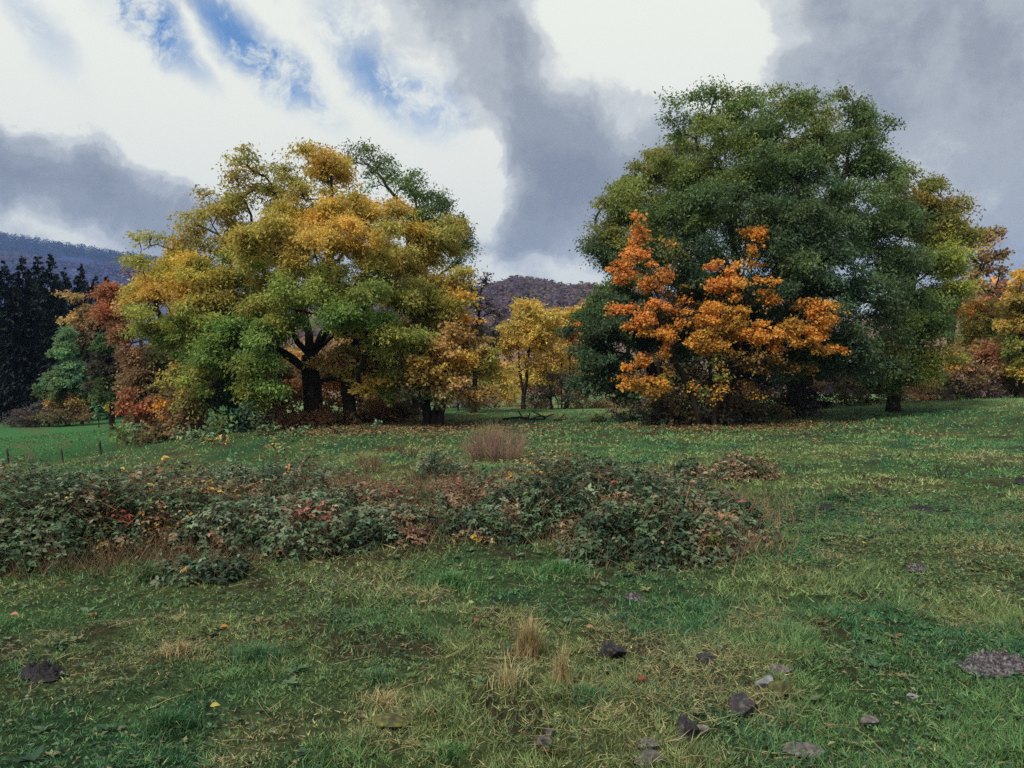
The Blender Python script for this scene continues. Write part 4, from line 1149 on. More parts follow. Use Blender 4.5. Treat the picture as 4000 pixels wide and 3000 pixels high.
for lab, b, lb, sd_ in [
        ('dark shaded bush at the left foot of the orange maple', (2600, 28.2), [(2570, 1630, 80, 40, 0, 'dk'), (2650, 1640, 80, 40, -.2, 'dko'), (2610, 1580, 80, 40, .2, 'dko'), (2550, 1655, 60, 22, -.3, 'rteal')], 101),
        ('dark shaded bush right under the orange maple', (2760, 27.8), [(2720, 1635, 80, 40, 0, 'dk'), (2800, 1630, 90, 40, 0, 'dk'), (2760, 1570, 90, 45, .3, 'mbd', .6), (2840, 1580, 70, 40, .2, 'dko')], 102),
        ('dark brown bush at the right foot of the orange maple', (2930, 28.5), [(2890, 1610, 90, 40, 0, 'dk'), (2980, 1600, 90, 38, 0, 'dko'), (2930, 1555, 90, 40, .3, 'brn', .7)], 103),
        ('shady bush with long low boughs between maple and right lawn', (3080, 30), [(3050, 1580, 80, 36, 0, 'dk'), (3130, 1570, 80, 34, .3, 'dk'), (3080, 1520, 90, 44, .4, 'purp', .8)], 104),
        ('leafless grey green weeds left of the dark bush below the maple', (2440, 30.5), [(2400, 1640, 60, 22, 0, 'rteal', .7), (2470, 1640, 60, 24, 0, 'rteal', .8), (2330, 1630, 40, 16, 0, 'dko', .6)], 105),
        ('pale brushy weeds at the field edge left of the maple', (2550, 34), [(2500, 1600, 60, 24, 0, 'tan', .6), (2590, 1590, 60, 30, 0, 'brn', .7), (2420, 1610, 50, 18, 0, 'purp', .6)], 106)]:
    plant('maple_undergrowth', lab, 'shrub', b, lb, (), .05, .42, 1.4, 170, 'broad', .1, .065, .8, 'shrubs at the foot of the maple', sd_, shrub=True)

# ------------------------------------------------------------------ brambles
BC = dict(g=lin((78, 102, 70)), dg=lin((58, 78, 58)), gg=lin((106, 120, 92)), yg=lin((112, 124, 56)), br=lin((138, 108, 82)), dr=lin((146, 124, 96)), rd=lin((156, 78, 60)), orr=lin((186, 118, 60)), yl=lin((178, 144, 66)), pk=lin((150, 96, 82)))
LEAF_ME = {}


def trifoliate(name, C):
    """one bramble leaf of three leaflets on a short stalk, about 9 cm"""
    if name in LEAF_ME:
        return LEAF_ME[name]
    P = np.array([(0.03, 0, 0), (.02, .004, 0), (.02, -.004, 0)])
    ax = np.array([(1, 0, -.1), (.35, .9, -.12), (.35, -.9, -.12)])
    nr = np.array([(0, 0, 1.0), (0, .1, 1), (0, -.1, 1)])
    V, f, k = leaf_arrays('ovate', P, ax, nr, np.array([.085, .07, .07]), np.array([.048, .038, .038]))
    V = np.concatenate([V, [(0, .0018, 0), (0, -.0018, 0), (.03, 0, .001)]])
    f = np.concatenate([f, [(len(V) - 3, len(V) - 2, len(V) - 1)]])
    LEAF_ME[name] = mesh_from('leaf', V, f, np.repeat(C[None], len(V), 0), M_BRAMBLE)
    return LEAF_ME[name]


def stalks(P0, P1, r, C, bend=.15, seed=0, segs=3, sag=0.0):
    """thin three-sided curved stalks as arrays"""
    rng = np.random.default_rng(seed)
    n = len(P0)
    l = np.linalg.norm(P1 - P0, axis=1)
    mid = rng.normal(size=(n, 3)) * (bend * l)[:, None]
    mid[:, 2] = np.abs(mid[:, 2]) * .6 + sag * l
    t = np.linspace(0, 1, segs + 1)
    Q = P0[:, None] * (1 - t)[None, :, None] + P1[:, None] * t[None, :, None] + mid[:, None] * (4 * t * (1 - t))[None, :, None]
    d = unit(P1 - P0)
    s1 = unit(np.cross(d, np.array([.3, .8, .1])))
    s2 = np.cross(d, s1)
    rr = np.broadcast_to(r, (n,))[:, None] * (1 - .8 * t)[None]
    a = np.arange(3) * 2 * math.pi / 3
    ring = Q[:, :, None] + rr[:, :, None, None] * (s1[:, None, None] * np.cos(a)[None, None, :, None] + s2[:, None, None] * np.sin(a)[None, None, :, None])
    V = ring.reshape(-1, 3)
    k = (segs + 1) * 3
    f = []
    for i in range(segs):
        for j in range(3):
            f.append((i * 3 + j, i * 3 + (j + 1) % 3, (i + 1) * 3 + (j + 1) % 3, (i + 1) * 3 + j))
    f = np.array(f)[None] + (np.arange(n) * k)[:, None, None]
    return V, f.reshape(-1, 4), np.repeat(C, k, 0)


def thicket(label, lumps, mixture, seed, dens=1.0, size=1.0, n_single=60, canes=40, dry=.3, tall=1.15):
    """lumps: (u, depth, radius across, radius in depth, height) of a leafy mound on the ground"""
    size = size * .62
    rng = np.random.default_rng(seed)
    c0 = np.array([np.mean([X(l[0], l[1]) for l in lumps]), np.mean([l[1] for l in lumps])])
    b0 = np.array([c0[0], c0[1], gz1(*c0)])
    root = thing('bramble_thicket', label, 'bramble', b0, 'bramble thickets in the pasture')
    keys = [k for k in mixture]
    pr = np.array([mixture[k] for k in keys], float)
    pr /= pr.sum()
    Ps, Ns, Sh = [], [], []
    lumps = [(u, d, a, e, h * tall) for (u, d, a, e, h) in lumps]
    for (u, d, a, e, h) in lumps:
        n = int(dens * 300 * (a * e * math.pi + (a + e) * h * 2.2) / (size ** 1.6))
        dr_ = rvec(rng, n)
        dr_[:, 2] = np.abs(dr_[:, 2])
        r = rng.random(n) ** .22 * (1 + rng.normal(size=n) * .05)
        x, y = X(u, d), d
        lump_n = .45 + 1.2 * fbm((x + dr_[:, 0] * a) * 2.6 + 7, (y + dr_[:, 1] * e) * 2.6, seed, 3)
        p = np.stack([x + dr_[:, 0] * a * r * lump_n, y + dr_[:, 1] * e * r * lump_n, dr_[:, 2] * h * r * lump_n], -1)
        p[:, 2] += gz(p[:, 0], p[:, 1]) + .02
        Ps.append(p)
        Ns.append(dr_)
        Sh.append(r)
    P, Nn, Sh = np.concatenate(Ps), np.concatenate(Ns), np.concatenate(Sh)
    n = len(P)
    # colour patches: clumps of one tint
    pn = fbm(P[:, 0] * 2.1 + 5, P[:, 1] * 2.1 + P[:, 2] * 2, seed + 50, 3)
    q = np.clip((pn - .28) / .44 * .88 + rng.random(n) * .12 + rng.normal(size=n) * .03, 0, .9999)
    ki = np.searchsorted(np.cumsum(pr), q)
    ki = np.clip(ki, 0, len(keys) - 1)
    # strays of bright leaves
    Ck = np.array([BC[k] for k in keys])
    C = Ck[ki] * (.45 + 1.0 * rng.random(n) ** 1.3)[:, None]
    az = rng.random(n) * 2 * math.pi
    out = unit(Nn * np.array([1, 1, .35]) + np.stack([np.cos(az), np.sin(az), np.zeros(n)], -1) * .9)
    out[:, 2] -= .25
    nr = unit(np.array([0, 0, 1.0]) + Nn * .5 + rng.normal(size=(n, 3)) * .55)
    a_, s_, n_ = frames(out, nr)
    # three leaflets per leaf
    LP, LA, LN, LL, LW, LC = [], [], [], [], [], []
    sc = size * (.7 + .6 * rng.random(n))
    for (fa, fs, ll, ww) in ((1, 0, .088, .044), (.2, 1, .07, .036), (.2, -1, .07, .036)):
        LP.append(P + a_ * (.02 * sc)[:, None])
        LA.append(a_ * fa + s_ * fs + n_ * -.12)
        LN.append(n_ + rng.normal(size=(n, 3)) * .3)
        LL.append(ll * sc)
        LW.append(ww * sc)
        LC.append(C * (.9 + .2 * rng.random(n))[:, None])
    me = leaf_mesh('leaves', 'wide', np.concatenate(LP) - b0, np.concatenate(LA), np.concatenate(LN), np.concatenate(LL), np.concatenate(LW), np.clip(np.concatenate(LC), .003, .9), M_BRAMBLE)
    link('leaves', me, root, kind='stuff')
    STATS['bramble'] = STATS.get('bramble', 0) + len(me.polygons)
    # canes arching out of the mound
    V0, V1 = [], []
    for (u, d, a, e, h) in lumps:
        m = max(3, int(canes / len(lumps)))
        x, y = X(u, d), d
        th = rng.random(m) * 2 * math.pi
        p0 = np.stack([x + rng.normal(size=m) * a * .35, y + rng.normal(size=m) * e * .35, np.zeros(m)], -1)
        p0[:, 2] = gz(p0[:, 0], p0[:, 1])
        p1 = p0 + np.stack([np.cos(th) * a * .8, np.sin(th) * e * .8, h * (.5 + .75 * rng.random(m))], -1)
        V0.append(p0)
        V1.append(p1)
    V0, V1 = np.concatenate(V0), np.concatenate(V1)
    cc = np.where(rng.random(len(V0))[:, None] < .6, lin((92, 66, 54))[None], lin((150, 128, 96))[None]) * (.7 + .5 * rng.random(len(V0)))[:, None]
    V, f, c = stalks(V0 - b0, V1 - b0, .0045, cc, .12, seed, 4, .18)
    link('canes', mesh_from('canes', V, f, c, M_DRY), root)
    # leafy sprays along the cane ends
    m = len(V0)
    k = 9
    ti = np.repeat(np.arange(m), k)
    s = .55 + .5 * rng.random(m * k)
    SP = V0[ti] * (1 - s)[:, None] + V1[ti] * s[:, None] + rng.normal(size=(m * k, 3)) * .05
    SP[:, 2] += .12 * (4 * s * (1 - np.minimum(s, 1))) * .5
    az2 = rng.random(m * k) * 2 * math.pi
    SA = np.stack([np.cos(az2), np.sin(az2), -.3 + .3 * rng.normal(size=m * k)], -1)
    SN = unit(np.array([0, 0, 1.0]) + rng.normal(size=(m * k, 3)) * .5)
    sc2 = Ck[np.clip(np.searchsorted(np.cumsum(pr), rng.random(m * k)), 0, len(keys) - 1)] * (.5 + .9 * rng.random(m * k))[:, None]
    link('sprays', leaf_mesh('sprays', 'wide', SP - b0, SA, SN, .075 * size * (.7 + .6 * rng.random(m * k)), .042 * size, sc2, M_BRAMBLE), root, kind='stuff')
    # dead stalks and grass between the leaves
    m = int(n * dry)
    if m:
        pi = rng.integers(0, n, m)
        p0 = P[pi] + rng.normal(size=(m, 3)) * .08
        p0[:, 2] = np.maximum(p0[:, 2] - .15, gz(p0[:, 0], p0[:, 1]))
        p1 = p0 + rng.normal(size=(m, 3)) * np.array([.14, .14, .05]) + np.array([0, 0, .16])
        cc = lin((158, 136, 100))[None] * (.45 + .6 * rng.random(m))[:, None]
        V, f, c = stalks(p0 - b0, p1 - b0, .0036, cc, .15, seed + 1, 1)
        link('dead_stalks', mesh_from('dead_stalks', V, f, c, M_DRY), root, kind='stuff')
    # the largest outer leaves, one by one
    outer = np.where((Sh > .9) & (Nn[:, 1] < .35))[0]
    rng.shuffle(outer)
    for i in outer[:n_single]:
        k = keys[ki[i]]
        if rng.random() < .10:
            k = ['orr', 'yl', 'rd', 'br', 'yg'][rng.integers(0, 5)]
        v = rng.integers(0, 2)
        me = trifoliate(k + str(v), BC[k] * (.85 if v else 1.15))
        o = link('leaf', me, root)
        M = Matrix((Vector(a_[i]), Vector(s_[i]), Vector(n_[i]))).transposed().to_4x4()
        o.matrix_local = Matrix.Translation(Vector(P[i] + n_[i] * .02 + Nn[i] * .03 - b0)) @ M @ Matrix.Scale(float(size * rng.uniform(1.0, 1.4)), 4)
    return root


G1 = dict(dg=5, g=5, gg=3, br=.5, dr=.3)
thicket('big dark green bramble thicket at the left picture edge', [(40, 7.3, .75, .9, .62), (220, 7.2, .6, .8, .55), (330, 7.6, .6, .9, .55), (-200, 7.5, .9, 1.0, .66), (130, 8.3, .9, .9, .68)], dict(dg=4, g=5, gg=4, yg=.5, br=1.8, dr=.8), 201, 1.0, 1.05, 110, 60, tall=1.0)
thicket('bramble thicket patched with orange and brown leaves next to the left edge one', [(520, 7.5, .5, .7, .50), (640, 7.7, .55, .7, .48), (760, 7.8, .5, .7, .44), (600, 8.4, .7, .6, .52)], dict(br=3, yl=.9, dr=2, gg=2, g=3, dg=2, rd=.3), 202, 1.0, .95, 90, 50, .3)
thicket('pale topped green bramble thicket left of the middle', [(960, 7.7, .55, .7, .42), (1130, 7.6, .5, .6, .42), (1300, 7.8, .5, .7, .44), (1450, 8.0, .5, .7, .42), (1180, 8.6, .8, .6, .5), (1560, 8.0, .4, .6, .3)], dict(dg=3, g=4, gg=4, br=2.4, dr=1.6, pk=.6), 203, 1.0, 1.0, 110, 50)
thicket('long low green bramble bank behind the left thickets', [(300, 11.2, .8, .8, .42), (560, 11.6, .9, .9, .46), (800, 11.8, .9, .9, .50), (1040, 12.2, .9, .9, .50), (1220, 11.8, .7, .8, .40), (420, 9.9, .7, .7, .42), (700, 9.8, .8, .7, .40), (140, 10.0, .7, .8, .5)], dict(dg=4, g=5, gg=4, yg=.4, dr=1.2, br=1.6), 204, .9, 1.15, 70, 60, .1, tall=.9)
thicket('withered brown bramble patch between the pale topped and the central thicket', [(1500, 9.6, .7, .7, .26), (1680, 9.4, .6, .7, .28), (1640, 8.4, .5, .5, .24), (1330, 10.0, .6, .6, .30), (1790, 9.0, .4, .6, .36), (1560, 8.8, .6, .5, .34), (1420, 9.2, .5, .5, .34)], dict(dr=4, br=3, pk=1, gg=1.4, g=.6), 205, .8, .9, 50, 40, 1.2)
thicket('rounded dark bramble thicket in the centre', [(1950, 8.8, .5, .7, .48), (2120, 8.8, .6, .7, .58), (2280, 8.9, .5, .7, .52), (1820, 8.6, .4, .6, .36), (2150, 8.0, .5, .5, .36), (2050, 9.8, .7, .6, .5), (1900, 7.9, .4, .4, .26)], dict(dg=5, g=3, gg=3, br=2.6, dr=1.2, yl=.2), 206, 1.05, 1.0, 110, 60)
thicket('big leaved bramble thicket at the right end with arching stems', [(2420, 7.7, .45, .6, .38), (2560, 7.3, .5, .6, .42), (2700, 7.2, .4, .55, .30), (2520, 8.4, .7, .6, .52), (2700, 8.5, .6, .6, .40), (2350, 7.2, .35, .45, .22), (2420, 9.4, .7, .6, .46), (2620, 9.6, .7, .6, .40), (2800, 8.2, .45, .6, .26)], dict(dg=4, g=3, gg=3, dr=2.4, br=1.2, yg=.4), 207, .95, 1.15, 110, 60, .4)
thicket('small dark bramble mound below the dry twig clump', [(1700, 12.9, .38, .45, .36), (1790, 12.7, .3, .4, .30)], dict(dg=4, gg=2, dr=1.5), 208, .9, 1.1, 20, 12, .4)
thicket('small bramble mound with withered top on the right of the field', [(2870, 12.7, .45, .5, .34), (2700, 12.9, .4, .5, .24), (2960, 12.8, .35, .4, .22)], dict(dg=3, dr=2.5, gg=2), 209, .9, 1.1, 20, 12, .5)
thicket('little low bramble sprawl in the grass before the left thickets', [(800, 6.3, .3, .22, .12), (880, 6.35, .2, .2, .14), (700, 6.4, .2, .2, .10)], dict(dg=3, g=3, gg=2), 210, .7, 1.0, 16, 8)

# ------------------------------------------------------------------ dry twig clumps


def twig_clump(label, u, d, w, h, n, c, seed, lean=.5, group=None, name='twig_clump', cat='shrub', rad=.004, dark=.8):
    rng = np.random.default_rng(seed)
    x = X(u, d)
    b0 = np.array([x, d, gz1(x, d)])
    root = thing(name, label, cat, b0, group)
    a = rng.random(n) * 2 * math.pi
    r = rng.random(n) ** .5
    p0 = np.stack([np.cos(a) * r * w * .7, np.sin(a) * r * w * .5, np.zeros(n)], -1)
    p0[:, 2] = gz(p0[:, 0] + x, p0[:, 1] + d) - b0[2] - .02
    hh = h * (.35 + .75 * rng.random(n)) * (1 - .3 * r * r) * (.75 + .5 * vnoise(p0[:, 0] * 3 + seed, p0[:, 1] * 3, seed))
    p1 = p0 + np.stack([np.cos(a) * r * w * lean, np.sin(a) * r * w * lean, hh], -1) + rng.normal(size=(n, 3)) * np.array([.12, .12, 0]) * h
    C = c[None] * (1 - dark * .5 + dark * rng.random(n))[:, None]
    V, f, cc = stalks(p0, p1, rad, C, .06, seed, 4)
    link('stems', mesh_from('stems', V, f, cc, M_DRY), root)
    # side twigs
    m = n * 4
    i = rng.integers(0, n, m)
    s = .35 + .55 * rng.random(m)
    q0 = p0[i] * (1 - s)[:, None] + p1[i] * s[:, None]
    q1 = q0 + rng.normal(size=(m, 3)) * h * .09 + np.array([0, 0, h * .16])
    V, f, cc = stalks(q0, q1, rad * .6, C[i] * 1.15, .1, seed + 1, 2)
    link('twigs', mesh_from('twigs', V, f, cc, M_DRY), root, kind='stuff')
    return root


twig_clump('wide clump of bare purplish brown twigs standing in the mid field', 1935, 16.6, .74, .78, 230, lin((148, 116, 102)), 301, .42, 'bare twig clumps', rad=.0058)
twig_clump('narrow clump of bare brown stalks left of the wide twig clump', 1448, 14.7, .24, .62, 46, lin((140, 108, 86)), 302, .6, 'bare twig clumps', rad=.0065)
twig_clump('pale feathery weed clump growing behind the wide twig clump', 1910, 20.5, .45, .75, 120, lin((150, 138, 96)), 303, .5, 'bare twig clumps', rad=.005)
for k, (u, v, w, h, n, c, lab) in enumerate([
        (3690, 1862, .32, .36, 9, (58, 50, 44), 'splayed dark sticks poking from the right lawn'),
        (3340, 1862, .16, .22, 7, (84, 62, 50), 'short broken brown stalks on the lawn right of the middle'),
        (3560, 1790, .05, .24, 3, (52, 44, 38), 'single dark stub standing in the right lawn'),
        (3735, 1640, .05, .3, 3, (54, 46, 40), 'thin dark stake near the hedge on the right lawn'),
        (3190, 1742, .14, .3, 14, (140, 112, 84), 'small tawny grass tuft on the lawn below the right bushes'),
        (3830, 2012, .05, .3, 3, (120, 112, 84), 'lone pale stalk on the far right lawn'),
        (1535, 1770, .35, .3, 50, (112, 80, 60), 'low dry brown tuft left of the wide twig clump'),
        (1600, 1790, .2, .32, 30, (74, 82, 62), 'low green grey weed tuft beside the dry brown tuft'),
        (3085, 1765, .1, .25, 5, (60, 58, 46), 'small dark twig sprig left of the tawny grass tuft')]):
    d = CAMZ * F / (v - CV)
    for _ in range(4):
        d = (CAMZ - gz1(X(u, d), d)) * F / (v - CV)
    d = min(max(d, 5), 40)
    twig_clump(lab, u, d, w, h, n, lin(c), 320 + k, .9, 'stalks and tufts on the field', 'dead_stalk', 'weed', .007)

# ------------------------------------------------------------------ grass


def visible_ground(rng, n, y0, y1, side=.69):
    y = np.sqrt(rng.random(n) * (y1 * y1 - y0 * y0) + y0 * y0)
    x = (rng.random(n) * 2 - 1) * (side * y + .8)
    return x, y


def blades(name, rng, x, y, h, w, C, segs, lean=.6):
    n = len(x)
    P = np.stack([x, y, gz(x, y) - .005], -1)
    a = rng.random(n) * 2 * math.pi
    d = np.stack([np.cos(a), np.sin(a), np.zeros(n)], -1)
    s = np.stack([-np.sin(a), np.cos(a), np.zeros(n)], -1)
    ln = np.abs(rng.normal(size=n) * lean) + .15
    up = np.array([0, 0, 1.0])
    rows = []
    for t in np.linspace(0, 1, segs + 1)[:-1]:
        c = P + up * (h * (t - .12 * ln * t * t))[:, None] + d * (h * ln * t * t * 1.1)[:, None]
        ww = (w * (1 - t * .55) * .5)[:, None]
        rows += [c - s * ww, c + s * ww]
    tip = P + up * (h * np.maximum(1 - .35 * ln, .15))[:, None] + d * (h * ln * 1.1)[:, None]
    V = np.stack(rows + [tip], 1)
    k = V.shape[1]
    b = (np.arange(n) * k)[:, None]
    f4 = [np.array([[2 * i, 2 * i + 1, 2 * i + 3, 2 * i + 2]]) + b for i in range(segs - 1)]
    f3 = np.array([[2 * segs - 2, 2 * segs - 1, 2 * segs]]) + b
    return V.reshape(-1, 3), f4 + [f3], np.repeat(np.clip(C, .003, .9), k, 0)


def grass_colours(rng, x, y, n):
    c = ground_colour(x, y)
    st = straw_mask(x, y)
    r = rng.random(n)
    isst = r < .04 + .4 * st
    c = np.where(isst[:, None], C_STRAW[None], c)
    yg = rng.random(n) < .12
    c = np.where(yg[:, None] & ~isst[:, None], lin((124, 144, 84))[None], c)
    return c * (.5 + .8 * rng.random(n))[:, None], isst


def build_grass():
    rng = np.random.default_rng(401)
    bands = [(255000, 2.4, 5.4, .029, .0055), (200000, 5.4, 10.5, .033, .009), (100000, 10.5, 20, .04, .018), (100000, 20, 44, .05, .034)]
    Vs, Cs = [], []
    for (n, y0, y1, h0, w0) in bands:
        x, y = visible_ground(rng, n, y0, y1)
        cell = .11 * (1 + y0 * .05)              # half of the blades stand in little clumps
        jx, jy = hash2(np.floor(x / cell), np.floor(y / cell), 5), hash2(np.floor(x / cell), np.floor(y / cell), 6)
        cx, cy = (np.floor(x / cell) + .2 + .6 * jx) * cell, (np.floor(y / cell) + .2 + .6 * jy) * cell
        inc = (rng.random(n) < .55) & (jx > .25)
        x = np.where(inc, cx + (x - cx) * .45, x)
        y = np.where(inc, cy + (y - cy) * .45, y)
        lush = sstep(.42, .68, fbm(x * .8 + 30, y * .8, 61, 3))
        tuft = sstep(.55, .8, fbm(x * 3.0 + 13, y * 3.0, 62, 2))
        bare = bare_mask(x, y)
        keep = rng.random(n) < (.62 + .3 * lush + .4 * tuft) * (1 - .75 * bare)
        x, y, lush, tuft, inc, cx, cy, jx = (q[keep] for q in (x, y, lush, tuft, inc, cx, cy, jx))
        n = len(x)
        C, isst = grass_colours(rng, x, y, n)
        C = C * np.where(inc, .5 + 1.0 * jx, 1)[:, None]
        h = h0 * (.45 + 1.0 * rng.random(n)) * (.65 + .7 * lush + .9 * tuft)
        w = w0 * (.6 + .8 * rng.random(n))
        P = np.stack([x, y, gz(x, y) - .004], -1)
        out = np.stack([x - cx, y - cy, np.zeros(n)], -1) / cell
        d = rng.normal(size=(n, 3)) * .75
        d = d + np.where(inc[:, None], out * 1.6, 0)
        d[:, 2] = .75 - .45 * isst
        d = unit(d)
        s = unit(np.cross(d, rng.normal(size=(n, 3))))
        lift = (.35 * h * (rng.random(n) < .3))[:, None] * np.array([0, 0, 1.0])
        V = np.stack([P + lift - s * (w * .5)[:, None], P + lift + s * (w * .5)[:, None], P + lift + d * (h * 1.35)[:, None]], 1)
        Vs.append(V.reshape(-1, 3))
        Cs.append(np.repeat(np.clip(C, .003, .9), 3, 0))
    V = np.concatenate(Vs)
    me = mesh_from('grass', V, np.arange(len(V)).reshape(-1, 3), np.concatenate(Cs), M_GRASS)
    o = link('grass', me)
    tag(o, 'short grazed pasture grass with straw coloured patches covering the field', 'grass', None, 'stuff')
    STATS['grass'] = len(me.polygons)


build_grass()


def build_weeds():
    rng = np.random.default_rng(411)
    n = 70000
    x, y = visible_ground(rng, n, 2.4, 11)
    m = fbm(x * .7 + 60, y * .7, 71, 3) + .12 * sstep(0, 3, x)
    keep = rng.random(n) < sstep(.45, .68, m) * .9 + .08
    x, y = x[keep], y[keep]
    n = len(x)
    P = np.stack([x, y, gz(x, y) + .012 + .03 * rng.random(n)], -1)
    a = rng.random(n) * 2 * math.pi
    ax = np.stack([np.cos(a), np.sin(a), .25 * rng.normal(size=n)], -1)
    nr = unit(np.array([0, 0, 1.0]) + rng.normal(size=(n, 3)) * .35)
    pal = np.array([lin((62, 92, 62)), lin((84, 104, 74)), lin((52, 78, 58)), lin((122, 124, 88)), lin((118, 100, 72))])
    C = pal[rng.choice(5, n, p=[.38, .28, .2, .08, .06])] * (.7 + .6 * rng.random(n))[:, None]
    me = leaf_mesh('low_weeds', 'tri', P, ax, nr, .026 * (.6 + .8 * rng.random(n)) * (1 + y * .05), .013 * (1 + y * .05), C, M_BRAMBLE)
    tag(link('low_weeds', me), 'low clover and small leaved weeds among the near grass', 'weeds', None, 'stuff')
    # rosettes of broad leaves: plantain and dock
    m = 1500
    x, y = visible_ground(rng, m, 2.5, 13)
    keep = rng.random(m) < .25 + .75 * sstep(.4, .62, fbm(x * .5 + 21, y * .5, 81, 3))
    x, y = x[keep], y[keep]
    k = 7
    m = len(x)
    i = np.repeat(np.arange(m), k)
    a = rng.random(m * k) * 2 * math.pi
    sz = (.03 + .045 * rng.random(m) ** 2)[i] * (.7 + .6 * rng.random(m * k))
    P = np.stack([x[i], y[i], gz(x, y)[i] + .012], -1)
    ax = np.stack([np.cos(a), np.sin(a), .15 + .4 * rng.random(m * k)], -1)
    nr = np.array([0, 0, 1.0]) + rng.normal(size=(m * k, 3)) * .25
    C = pal[rng.choice(5, m, p=[.3, .3, .15, .15, .1])][i] * (.7 + .6 * rng.random(m * k))[:, None]
    tag(link('broadleaf_weeds', leaf_mesh('broadleaf_weeds', 'wide', P, ax, nr, sz, sz * .42, C, M_BRAMBLE)), 'flat rosettes of broad leaved weeds in the near pasture', 'weeds', None, 'stuff')
    # dead straw lying on the grass
    n = 7000
    x, y = visible_ground(rng, n, 2.5, 10)
    pz = straw_mask(x, y) + np.exp(-((x - .35) ** 2 / .5 + (y - 4.2) ** 2 / 1.6)) * 1.2
    keep = rng.random(n) < .12 + pz * .75
    x, y = x[keep], y[keep]
    n = len(x)
    a = rng.random(n) * 2 * math.pi
    l = .07 + .2 * rng.random(n) ** 2
    p0 = np.stack([x, y, gz(x, y) + .015], -1)
    x1, y1 = x + np.cos(a) * l, y + np.sin(a) * l
    p1 = np.stack([x1, y1, gz(x1, y1) + .015 + .07 * rng.random(n) ** 2], -1)
    V, f, c = stalks(p0, p1, .0019, lin((184, 166, 122))[None] * (.5 + .6 * rng.random(n))[:, None], .12, 7, 3)
    tag(link('dead_straw', mesh_from('dead_straw', V, f, c, M_DRY)), 'pale dead straw strewn over the near grass', 'straw', None, 'stuff')


build_weeds()


def build_dry_grass():
    rng = np.random.default_rng(415)
    Ps = []
    for (u, d, rx, ry, n) in [(1600, 9.8, 1.5, 1.0, 2600), (2450, 10.4, 1.7, .8, 2200), (1750, 12.4, 1.0, .8, 900), (2750, 9.6, .9, .9, 900), (2100, 10.6, 1.2, .6, 900), (1780, 8.2, .5, .5, 500), (2300, 7.6, .5, .4, 350), (450, 6.9, .5, .3, 250), (700, 7.0, .7, .3, 350), (200, 6.5, .8, .3, 250), (2850, 7.6, .5, .6, 500), (900, 11.0, 2.5, .8, 900), (100, 13, 2.0, 2.0, 900)]:
        x, y = X(u, d) + rng.normal(size=n) * rx * .55, d + rng.normal(size=n) * ry * .55
        Ps.append(np.stack([x, y, gz(x, y)], -1))
    P = np.concatenate(Ps)
    n = len(P)
    h = .07 + .2 * rng.random(n) ** 1.6
    p1 = P + rng.normal(size=(n, 3)) * np.array([.4, .4, 0]) * h[:, None] + np.array([0, 0, 1.0]) * h[:, None]
    pal = np.array([lin((168, 148, 112)), lin((140, 116, 88)), lin((150, 116, 96)), lin((112, 118, 80))])
    V, f, c = stalks(P, p1, .0045, pal[rng.integers(0, 4, n)] * (.5 + .7 * rng.random(n))[:, None], .12, 9, 1)
    tag(link('dry_grass', mesh_from('dry_grass', V, f, c, M_DRY)), 'withered beige grass standing between the bramble thickets', 'dry grass', None, 'stuff')


build_dry_grass()


def build_litter():
    rng = np.random.default_rng(421)
    spots = [(1650, 28.5, 3.2, 3.0, 2200, 'tb'), (1350, 26, 3.0, 1.6, 1000, 'tb'), (1500, 23, 4.0, 3.0, 420, 'ty'), (1950, 27, 3, 4, 900, 'tb'), (2850, 25.4, 4.2, 3.0, 1100, 'om'), (2600, 26.2, 2.5, 2.0, 500, 'om'), (3100, 27.3, 2.4, 2.4, 800, 'om'), (2100, 26, 8, 7, 160, 'ty'), (3000, 20, 9, 5, 60, 'ty'), (1700, 18, 5, 4, 60, 'ty')]
    pals = {'tb': [(136, 100, 74), (150, 116, 84), (112, 82, 62), (158, 130, 84)], 'om': [(136, 100, 66), (122, 92, 64), (108, 82, 60), (150, 122, 74)], 'ty': [(140, 128, 82), (130, 112, 78), (150, 138, 96)]}
    Ps, Cs = [], []
    for (u, d, rx, ry, n, k) in spots:
        x = X(u, d) + rng.normal(size=n) * rx * .55
        y = d + rng.normal(size=n) * ry * .55
        Ps.append(np.stack([x, y, gz(x, y) + .05 + .03 * rng.random(n)], -1))
        Cs.append(np.array([lin(c) for c in pals[k]])[rng.integers(0, len(pals[k]), n)] * (.6 + .6 * rng.random(n))[:, None])
    P, C = np.concatenate(Ps), np.concatenate(Cs)
    n = len(P)
    a = rng.random(n) * 2 * math.pi
    ax = np.stack([np.cos(a), np.sin(a), .2 * rng.normal(size=n)], -1)
    nr = unit(np.array([0, 0, 1.0]) + rng.normal(size=(n, 3)) * .4)
    me = leaf_mesh('leaf_litter', 'broad', P, ax, nr, .085 * (.6 + .7 * rng.random(n)), .06 * (.6 + .7 * rng.random(n)), C, M_FALLEN)
    tag(link('leaf_litter', me), 'brown and orange fallen leaves strewn on the grass below the trees', 'leaf litter', None, 'stuff')


build_litter()


def ground_depth(u, v):
    d = CAMZ * F / (v - CV)
    for _ in range(5):
        d = (CAMZ - gz1(X(u, d), d)) * F / (v - CV)
    return d


